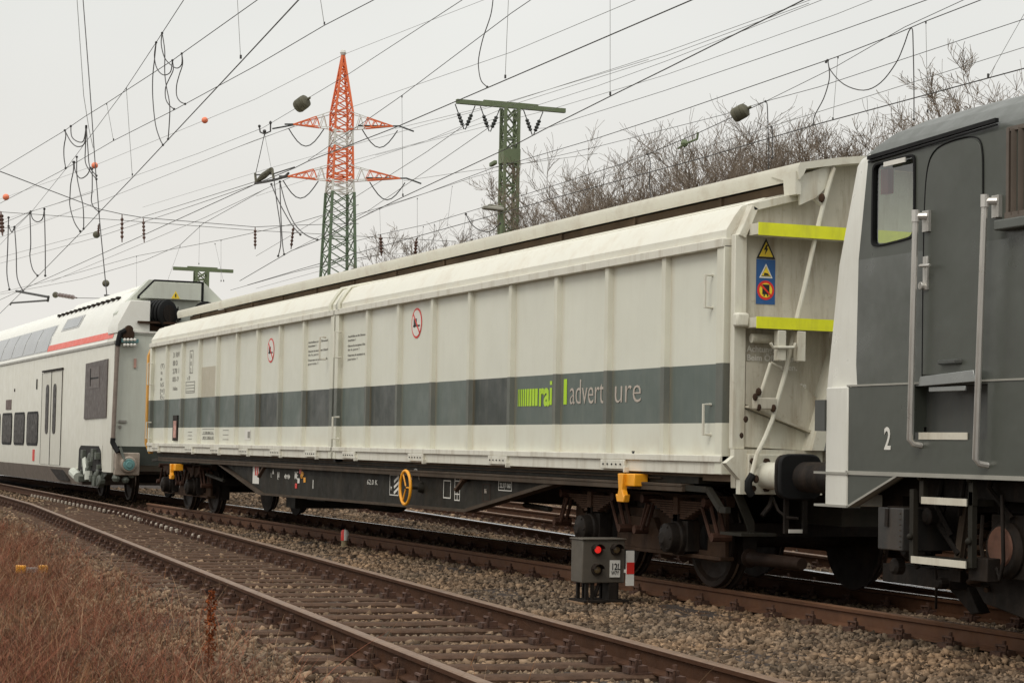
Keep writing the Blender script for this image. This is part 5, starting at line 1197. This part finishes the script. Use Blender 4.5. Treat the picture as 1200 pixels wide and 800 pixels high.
for sd, H, st_, dp, sp in ((1, 11, 3, 5, .95), (5, 11, 3, 5, .8), (9, 11, 1, 6, .95), (14, 11, 3, 5, .75)):
    sg_ = grow_tree(sd, H, st_, dp, sp)
    tp = sorted((pts[-1] for pts, _ in sg_[1]), key=lambda p: p.z); tp = tp[int(len(tp)*.8):]; cx = sum(p.x for p in tp)/len(tp); cy = sum(p.y for p in tp)/len(tp)
    for grp in sg_.values():
        for pts, _ in grp:
            for i_, p in enumerate(pts): pts[i_] = Vector((p.x-cx*min(1, p.z/6), p.y-cy*min(1, p.z/6), p.z))
    hz = max(p.z for b in sg_.values() for pts, _ in b for p in pts)
    tr = thing('bare_tree', 'x', 'tree', (0,0,0), 'bare winter trees behind the train')
    a = tubes_mesh('trunk', sg_[0], 5, m_bark, .02); a.parent = tr; b_ = tubes_mesh('crown', sg_[1], 3, m_twig, .0042); b_.parent = tr
    zz = sorted(p.z for pts, _ in sg_[1] for p in pts[-1:]); hz = zz[-1]*.965; protos.append((tr, hz)); print('tree', hz, len(sg_[1]))
# photo column, row of the tip, distance, variant, label
TL = [(500,292,85,1,'low bare tree, leftmost, just showing over the wagon roof'),(545,262,75,2,'small bare tree left of the street lamp'),(575,258,68,0,'bare tree directly behind the street lamp'),
 (622,250,62,3,'bare tree just right of the green mast, lower than its neighbour'),(658,203,60,2,'pointed bare tree standing alone right of the green mast'),(690,240,70,0,'low bare tree in the dip between two taller ones'),(728,218,64,1,'low spreading bare tree, second right of the pointed one'),
 (775,152,60,0,'tall bare tree whose left branches lean outward over the wagon roof'),(812,160,66,3,'bare many stemmed tree behind the wagon, left of the barrel weight'),(845,150,58,1,'dense bare tree under the hanging barrel weight'),
 (885,136,62,3,'tall bare tree just right of the barrel weight'),(925,126,68,0,'bare tree with the highest tips left of the locomotive'),(972,142,64,2,'rounded bare tree above the wagon end'),(1010,170,70,1,'bare tree partly hidden by the front of the locomotive roof'),
 (1045,158,62,1,'thin bare tree above the locomotive cab window'),(1110,112,58,3,'bare tree above the locomotive roof, in the middle'),(1150,104,66,0,'bare tree above the locomotive roof near the right edge'),(1195,80,60,2,'bare tree at the far right edge'),
 (674,235,76,1,'bare tree in the back row right of the pointed one'),(752,212,74,2,'bare tree in the back row left of the tall ones'),
 (830,158,74,3,'bare tree in the back row straight under the barrel weight'),(904,146,76,1,'bare tree in the back row left of the highest tips'),
 (990,165,76,0,'bare tree in the back row just left of the locomotive'),]
for i, (px, py, dist, var, lb_) in enumerate(TL):
    src, hz = protos[var]; used = src.get('label') != 'x'
    o = copy_tree(src, (0,0,0)) if used else src
    top = CAM+ray(px, py)*dist; o.location = (top.x, top.y, -.35); k = (top.z+.35)/hz; o.scale = (k*random.uniform(.95,1.15),)*2+(k,); o.rotation_euler.z = random.uniform(0, 6.28); o['label'] = lb_
    if i == 0: pass
# far leafless shrub band along the embankment, too dense to count
sh = []
for k in range(26):
    px = 440+k*31+random.uniform(-8,8); sg_ = grow_tree(100+k, 5.5, 3, 3, .8); base = CAM+ray(px, 300)*(78+random.uniform(-8,10)); f_ = random.uniform(.8,1.1)
    for b in sg_.values(): sh += [([p*f_+Vector((base.x, base.y, -.3)) for p in pts], rs) for pts, rs in b]
o = tubes_mesh('leafless_scrub', sh, 3, m_twig, .012); tag(o, kind='stuff')
# ------------------------------------------------------------------ overhead wires
m_wire = mat('dark wire', (.04,.037,.034), .6, var=.1); m_wthin = mat('grey wire', (.15,.15,.14), .6, var=.1)
m_ins = mat('brown insulator', (.075,.035,.022), .35, var=.2); m_weight = mat('olive weight', (.095,.09,.06), .8, var=.35, scale=9); m_clamp = mat('dark clamp', (.03,.028,.026), .6)
m_ball = mat('orange marker ball', (.80,.22,.11), .5, var=.08, scale=6)
def lerpY(pts, Y0, Y1):
    n = len(pts)-1; x0, x1 = pts[0][0], pts[-1][0]
    return [PY(a, b_, Y0+(Y1-Y0)*((a-x0)/(x1-x0) if abs(x1-x0) > 20 else i/max(n, 1))) for i, (a, b_) in enumerate(pts)]
def wire(label, pts, Y0, Y1=None, w_=1.0, m=None, drops=(), jumps=(), name='overhead_wire', cat='overhead wire', balls=(), group='overhead wires'):
    "w_ is the width in photo pixels at its nearest point; the wire is a real cable at its own distance"
    Y1 = Y0 if Y1 is None else Y1; P = lerpY(pts, Y0, Y1)
    dmin = min((p-CAM).length for p in P); r = max(.0045, w_*dmin/F_PX/2); s = MB()
    if len(P) == 2: P = [P[0]+(P[1]-P[0])*k/6 for k in range(7)]
    s.tube(P, r, 5)
    t = thing(name, label, cat, tuple(P[0]), group) if (drops or jumps or balls) else None
    o = s.build('cable' if t else name, m or m_wire, t)
    if not t: tag(o, label, cat, group)
    x0, x1 = pts[0][0], pts[-1][0]
    def yof(px):
        return Y0+(Y1-Y0)*min(1, max(0, (px-x0)/(x1-x0))) if abs(x1-x0) > 20 else Y0
    for dp in drops:
        Yd = yof(dp[0][0]); q = [PY(a, b_, Yd) for a, b_ in dp]; s = MB(); s.tube(q, r*.45 if r > .008 else .0035, 4); s.build('dropper', m_wthin, t)
        s = MB(); e_ = q[-1]; s.tube([e_+Vector((0,0,r*6)), e_], r*1.9, 5); s.build('clamp', m_clamp, t)
        if dp[0][1] > 5: s = MB(); s.tube([q[0]-Vector((0,0,r*5)), q[0]], r*1.7, 5); s.build('clamp', m_clamp, t)
    for jp in jumps:
        Yd = yof(jp[0][0]); q = [PY(a, b_, Yd) for a, b_ in jp]; n = len(q); sm_ = []
        for i in range(n-1):
            p0, p1, p2, p3 = q[max(i-1,0)], q[i], q[i+1], q[min(i+2,n-1)]
            for k in range(4):
                u = k/4; sm_.append(.5*((2*p1)+(p2-p0)*u+(2*p0-5*p1+4*p2-p3)*u*u+(3*p1-p0-3*p2+p3)*u**3))
        sm_.append(q[-1]); s = MB(); s.tube(sm_, max(.006, .55*(q[0]-CAM).length/F_PX*1.15), 5); s.build('jumper_cable', m_wire, t)
        for e_ in (q[0], q[-1]): s = MB(); s.ball(e_, 1.6*(e_-CAM).length/F_PX, 0, 6); s.build('clamp', m_clamp, t)
    for (px, py, rad) in balls:
        q = PY(px, py, yof(px)); s = MB(); s.ball(q, rad*(q-CAM).length/F_PX, 0, 14); s.build('marker_ball', m_ball, t)
    return t or o
wire('thick contact wire over the train, passing the section insulator and dropping to the coach roof', [(818,-3),(462,150),(361,189),(345,197),(299,216),(167,276),(20,342),(-10,356)], -.5, 0, 1.7, drops=[[(596,-5),(592,92)]], jumps=[[(578,-3),(575,18),(566,45),(561,68),(561,82),(564,95),(571,102)]])
wire('thick dark wire passing in front of the green mast', [(950,-4),(780,81),(715,113),(641,150),(607,168),(500,218),(474,230),(419,257),(374,281),(341,294),(281,329)], .5, 2, 1.7, drops=[[(715,-5),(715,112)],[(471,112),(472,230)]])
wire('thin wire carrying the olive barrel weight left of the pylon', [(548,-4),(410,86),(363,114),(345,128),(308,150),(232,180),(62,240),(-5,260)], -2, 6, 1.0)
wire('thin wire crossing just right of the pylon top with one dropper', [(628,-4),(600,15),(471,112),(421,147),(361,188)], 1, 2, 1.0)
wire('long thin wire passing behind the pylon arms', [(752,-3),(600,61),(417,124),(300,164),(110,239),(-5,276)], 3, 12, .8, m_wthin)
for k, (p, lb_) in enumerate(((((950,0),(780,61),(600,119),(500,146),(320,196),(167,243)), 'topmost of the thin wire bundle above the green mast'), (((948,4),(780,66),(600,123),(500,165),(350,205)), 'second thin wire of the bundle above the green mast'), (((966,-1),(780,72),(700,101),(500,165),(300,230)), 'third thin wire of the bundle ending at the mast crossarm'), (((1030,-3),(980,17),(780,88),(650,127),(440,182)), 'lowest pale wire of the bundle above the green mast'))):
    wire(lb_, list(p), 12, 14, .7, m_wthin)
wire('dark wire ending at the right insulator of the green mast crossarm', [(1092,-2),(980,38),(780,106),(641,150),(627,151)], 5, 12, 1.1)
wire('wire sloping down left from the middle insulator of the mast', [(575,148),(500,200),(430,248),(330,300)], 13.5, 20, .8, m_wthin)
wire('wire sloping down left from the left insulator of the mast', [(547,145),(500,178),(410,235),(300,300)], 13.5, 20, .8, m_wthin)
wire('messenger wire with a hanging cable loop above the locomotive', [(1155,-2),(1085,25),(1050,40),(980,67),(780,136),(700,162),(608,189),(580,196),(500,226),(440,245),(380,262)], 4, 5, 1.2,
     drops=[[(1085,25),(1087,132)],[(982,66),(976,141)],[(489,232),(489,280)]], jumps=[[(968,73),(970,70),(973,82),(989,99),(1012,106),(1032,97),(1050,74),(1059,54),(1065,37),(1069,34),(1070,50),(1071,100),(1071,140)], [(970,71),(972,85),(971,97),(965,116),(955,135),(953,146)]])
wire('thin wire joining the messenger near the hanging loop', [(1136,-3),(1060,32),(980,78),(897,119)], 4, 5, .9)
w1 = wire('wire holding the grey brown barrel weight over the trees', [(897,119),(882,126),(857,138),(818,156),(759,181),(729,192),(670,211),(609,230),(500,263),(445,275),(400,287)], 5, 7, 1.0, jumps=[[(897,119),(899,123),(900,150),(901,185),(900,206)],[(905,185),(905,152),(904,149)], [(759,181),(762,190),(761,215),(764,238)]], drops=[[(729,192),(684,229)],[(546,251),(541,290)],[(509,263),(507,300)],[(496,265),(494,300)]])
wire('thin wire running from the barrel weight to the right edge', [(1205,21),(960,102),(897,119),(850,134),(700,172),(609,193),(557,207),(500,226),(430,250)], 5, 7, .9, drops=[[(530,218),(524,265)],[(445,245),(446,276)]])
wire('lowest contact wire passing just above the locomotive roof and trees', [(1205,79),(960,145),(820,186),(650,232),(608,244),(500,274),(420,296),(350,316),(290,334)], 4, 4, 1.5, drops=[[(1205,8),(1158,91)]], jumps=[[(546,251),(553,263),(563,270),(575,271),(586,262)]])
wire('thin wire between the messenger and the lowest contact wire on the right', [(1205,54),(960,131),(844,167),(760,193),(670,217),(609,234)], 6, 6, .7, m_wthin)
wire('upper left catenary wire with clusters of hanging cables', [(306,-3),(213,63),(202,71),(125,121),(99,137),(83,148),(76,153),(-5,202)], -4, -4, 1.1,
     drops=[[(125,121),(133,165)],[(148,103),(155,206)]], jumps=[[(76,153),(77,160),(75,172),(75,185),(77,197)],[(76,153),(83,166),(91,172),(99,168),(101,150)],[(83,148),(84,160),(91,166),(98,165),(101,148)],[(101,150),(100,175),(100,190),(105,200),(113,210)],[(101,148),(103,175),(105,195),(113,206)],[(213,63),(214,75),(210,88),(207,100),(207,112),(211,119),(217,122)],[(202,71),(203,82),(198,93),(194,103),(194,115),(198,123),(204,128)]])
wire('lower left catenary wire crossing the thick one', [(446,-4),(380,30),(300,77),(206,128),(133,165),(78,197),(-5,241)], -4, -4, 1.1, drops=[[(375,-4),(380,29)]], jumps=[[(86,190),(86,200),(83,215),(82,230),(82,242),(87,260),(94,271)],[(90,184),(90,205),(93,222),(97,240),(98,255),(98,268)],[(87,190),(88,200),(94,209),(102,205),(106,197)],[(108,198),(108,222),(107,235),(110,243),(116,248)]])
wire('thick dark wire descending steeply from the top to the left edge', [(354,-4),(350,0),(283,72),(163,200),(118,247),(95,272),(45,323),(-5,372)], -4, -.5, 1.8, drops=[[(278,-4),(282,69)]])
wire('thin wire falling from the top left corner through the cable loops', [(218,-4),(190,39),(183,50),(148,103),(78,197),(38,247),(-5,292)], -5, -1, .9,
     jumps=[[(183,50),(181,65),(183,78),(188,86),(194,88),(200,84),(202,71)],[(183,50),(181,70),(179,90),(179,115),(182,145),(187,162),(191,170)],[(190,39),(193,60),(193,85),(195,102),(198,117),(199,130),(198,150),(197,163)],[(190,39),(189,52),(193,68),(201,77),(208,80),(213,75),(213,63)]])
wire('left one of two steep wires near the left edge', [(90,-4),(98,112),(104,150),(109,173)], -3, -3, .9, m_wthin)
wire('right one of two steep wires near the left edge, darker', [(97,-4),(105,100),(112,200),(117,262),(125,345)], -3, -3, 1.3)
wire('earth wire from the pylon tip carrying three orange marker balls', [(403,64),(300,116),(240,141),(111,194),(7,231),(-30,244)], py_y, py_y, .55, m_wthin, balls=[(240,141,3.8),(111,194,3.8),(7,231,3.8)])
wire('earth wire from the pylon tip to the top right', [(403,64),(500,26),(575,-3)], py_y, py_y, .5, m_wthin)
wire('headspan wire across the tracks carrying the hanging insulators', [(-5,199),(116,245),(143,251),(167,255),(299,266),(343,264),(420,262)], -2, 20, 1.2, m_wire)
wire('lower headspan wire across the left sky', [(-5,248),(140,258),(299,270),(440,278),(535,283)], 4, 26, .7, m_wthin)
wire('pair wire, upper, sloping up from the left edge', [(-5,303),(111,272),(200,244),(299,213)], 14, 8, .8, m_wthin)
wire('pair wire, lower, sloping up from the left edge', [(-5,310),(111,279),(220,243),(299,216)], 14, 8, .8, m_wthin)
wire('thin catenary wire low over the coach roof', [(-5,344),(54,330),(160,300),(260,281),(345,262),(420,240)], 8, 8, .8, m_wthin, drops=[[(160,300),(160,345)],[(234,264),(233,310)],[(259,281),(259,330)]])
wire('thin wire with small clamps crossing the far mast', [(0,345),(95,327),(170,305),(211,287),(238,262),(310,222)], 9, 9, .7, m_wthin, drops=[[(211,288),(196,330)],[(252,285),(262,330)]])
wire('faint wire from the near insulator down to the far mast', [(446,298),(400,306),(340,320),(270,340)], 16, 24, .8, m_wire)
wire('faint lowest wire right of the pylon', [(535,298),(450,297),(300,338)], 18, 26, .6, m_wthin)
for k, (pts, lb_) in enumerate((([(463,151),(600,118),(760,70)], 'faint conductor leaving the right upper pylon arm'), ([(473,212),(560,199),(700,180)], 'faint conductor leaving the right lower pylon arm'), ([(345,148),(280,172),(120,235),(-5,280)], 'faint conductor leaving the left upper pylon arm'), ([(340,208),(240,255),(60,330)], 'faint conductor leaving the left lower pylon arm'))): wire(lb_, pts, py_y, py_y, .6, m_wthin)
wire('left pair of long hanging cables near the left edge', [(-5,265),(36,248),(62,240),(110,225)], 2, 2, .7, m_wthin, jumps=[[(36,248),(38,256),(44,260),(50,256),(52,245)],[(35,250),(36,285),(35,300),(38,315),(44,323)],[(52,245),(53,290),(53,323)]])
wire('short wire at the left edge with a small hanging loop', [(-5,268),(17,266),(38,247)], 2, 2, .7, m_wthin, jumps=[[(10,255),(9,290),(8,320),(11,339)],[(10,265),(14,272),(17,266)],[(17,266),(19,295),(20,325),(27,341)]])
wire('hanging cables below the section insulator beside the pylon', [(317,212),(330,209),(338,203)], -.3, -.3, 2.2, jumps=[[(321,210),(324,235),(328,262),(329,285),(326,300)],[(328,213),(329,250),(331,285),(333,298)],[(328,213),(335,240),(345,262),(358,275),(372,281)],[(318,216),(326,235),(341,262),(352,275)]])
wire('fork shaped hanger wires above the section insulator', [(310,157),(305,180),(300,202)], -.3, -.3, .9, drops=[[(310,157),(319,203)]])
# insulators and weights
def insulator(label, p0, p1, Y0, rad, n_=5, m=None, group='hanging insulators', cap=True):
    a = PY(*p0, Y0); c = PY(*p1, Y0); d_ = c-a; L_ = d_.length; k = rad*.8*(a-CAM).length/F_PX; s = MB(); pr = [(0,k*.3)]
    for i in range(n_):
        t = L_*(.12+.76*i/n_); w_ = L_*.76/n_; pr += [(t, k*.4), (t+w_*.35, k), (t+w_*.55, k), (t+w_*.95, k*.4)]
    pr += [(L_, k*.3)]; s.lathe(a, d_, pr, 12); tag(s.build('insulator', m or m_ins, None), label, 'insulator', group)
for (p0, p1, Y0, rad, lb_) in (((116,262),(115,275),1,2.2,'dark insulator just above the small ball on the left'), ((143,251),(143,284),1.5,2.3,'dark insulator, second from the left on the headspan'), ((168,256),(169,284),2,2.3,'dark insulator, third on the headspan'), ((299,266),(299,292),5,2.2,'dark insulator under the headspan left of the pylon'), ((344,264),(341,292),6,2.2,'tilted dark insulator nearest the pylon'), ((446,275),(447,300),8,3.0,'ribbed insulator just right of the pylon, near the roof'), ((488,279),(486,304),8,3.0,'ribbed insulator farther right of the pylon, near the roof'), ((1,248),(3,276),0,3.5,'brown ribbed insulator cut by the left edge')): insulator(lb_, p0, p1, Y0, rad)
insulator('brown ribbed insulator lying level above the coach roof', (66,345), (90,349), 0, 3.2, 5)
def weight(label, c, dirp, Y0, rl, rr_, m=m_weight):
    a = PY(*c, Y0); d_ = (R2*(dirp[0]-c[0])-U2*(dirp[1]-c[1])-FW*6).normalized(); k = (a-CAM).length/F_PX; L_ = rl*k; r_ = rr_*k; s = MB()
    s.lathe(a-d_*L_, d_, [(0,r_*.55),(L_*.12,r_*.9),(L_*.35,r_),(L_*.62,r_),(L_*.66,r_*.92),(L_*.72,r_),(L_*1.3,r_),(L_*1.34,r_*.92),(L_*1.4,r_),(L_*1.75,r_*.93),(L_*2,r_*.5),(L_*2.05,r_*.2),(L_*2.5,r_*.16)], 20)
    tag(s.build('egg_insulator', m, None), label, 'insulator', 'barrel shaped wire insulators')
weight('olive barrel shaped insulator hanging left of the pylon', (354,121.5), (363,116), -.9, 9, 8); weight('grey brown barrel shaped insulator over the trees by the locomotive', (867.5,132), (877,127), 5, 10, 8.5)
for (c, lb_, Y0, r_) in (((113,275),'small dark ball beside the left insulator',1,4.2),((124,332),'small dark ball low above the coach roof',-2,4.2),((65,345.5),'pale ball on the cantilever above the coach roof',0,3.6)):
    q = PY(*c, Y0); s = MB(); s.ball(q, r_*(q-CAM).length/F_PX, 0, 14); tag(s.build('wire_ball', m_weight), lb_, 'insulator')
# section insulator body beside the pylon
q = PY(309,205,-.3); si = thing('section_insulator', 'brown section insulator assembly on the thick wire left of the pylon', 'section insulator', tuple(q), None)
s = MB(); s.tube([PY(302,212,-.3), PY(309,206,-.3), PY(318,199,-.3)], [.035,.06,.045], 10); s.tube([PY(299,203,-.3), PY(300,214,-.3)], .022, 6); s.tube([PY(319,198,-.3), PY(321,211,-.3)], .022, 6); s.build('insulator_body', m_weight, si)
s = MB(); s.tube([PY(299,215,-.3), PY(312,213,-.3), PY(325,210,-.3), PY(335,206,-.3), PY(338,203,-.3)], .022, 6); s.tube([PY(300,205,-.3), PY(320,204,-.3), PY(345,196,-.3)], .012, 6); s.build('runner', m_clamp, si)
s = MB(); s.tube([PY(304,149,-.3), PY(305,155,-.3), PY(310,157,-.3), PY(317,154,-.3), PY(317,142,-.3)], .014, 6); s.ball(PY(304,148,-.3), .028, 0, 8); s.ball(PY(317,144,-.3), .028, 0, 8); s.ball(PY(310,154,-.3), .035, 0, 8); s.build('hanger_fork', m_clamp, si)
# cantilever at the left
q = PY(56,349,0); cv = thing('cantilever', 'dark registration arm of the overhead line above the coach roof at left', 'cantilever', tuple(q)); s = MB()
s.tube([PY(19,341,0), PY(57,348,0)], .035, 6); s.tube([PY(57,347,0), PY(56,353,0)], .035, 6); s.tube([PY(12,357,0), PY(13,355,0), PY(55,352,0)], .028, 6); s.build('arm', m_clamp, cv)
s = MB(); s.tube([PY(88,349,0), PY(140,350,0)], .008, 4); s.tube([PY(123,346,0), PY(136,348,0)], .03, 5); s.build('stay_wire', m_clamp, cv)
q = PY(578,191,6); s = MB(); s.slab(PY(575,193.5,6), PY(581,190,6), .08, .09); tag(s.build('green_clamp', m_mg, None, bevel=.02), 'small green clamp block on the wire left of the green mast', 'clamp')
q = PY(802,168,6); s = MB(); s.tube([PY(795,174,6), PY(802,169,6), PY(817,163,6), PY(818,155,6)], .02, 6); s.ball(q, .07, 0, 8); tag(s.build('wire_fork', m_mg, None), 'small green fork clamp on the wire above the trees', 'clamp')
# ------------------------------------------------------------------ every separate piece becomes an object of its own
SPLIT = {'rib','door_post','ridge_bracket','linkage_joint','roof_seam_trim','brake_equipment','buffer_bolt','bolster','brake_rod','small_bracket','cross_strut','box_latch','rail_guard','side_panel','hatch_bar','yellow_end','base_block','solebar_end','brake_cylinder','damper','roof_fitting','socket','bent_bracket','brake_rigging'}
def split_loose(o):
    me = o.data; n = len(me.vertices); par = list(range(n))
    def find(i):
        while par[i] != i: par[i] = par[par[i]]; i = par[i]
        return i
    for ed in me.edges:
        a, b = find(ed.vertices[0]), find(ed.vertices[1])
        if a != b: par[a] = b
    comps = {}
    for p in me.polygons: comps.setdefault(find(p.vertices[0]), []).append(p)
    if len(comps) < 2: return
    base = o.name.split('.')[0]
    for k, polys in enumerate(comps.values()):
        vs = sorted({v for p in polys for v in p.vertices}); mp = {v: i for i, v in enumerate(vs)}
        m2 = bpy.data.meshes.new(base); m2.from_pydata([me.vertices[v].co for v in vs], [], [[mp[v] for v in p.vertices] for p in polys])
        for m in me.materials: m2.materials.append(m)
        m2.polygons.foreach_set('material_index', [p.material_index for p in polys]); m2.shade_smooth(); m2.set_sharp_from_angle(angle=math.radians(35))
        c = o.copy(); c.data = m2; COL.objects.link(c)
    bpy.data.objects.remove(o)
for o in list(bpy.data.objects):
    if o.type == 'MESH' and o.name.split('.')[0] in SPLIT and not children(o): split_loose(o)
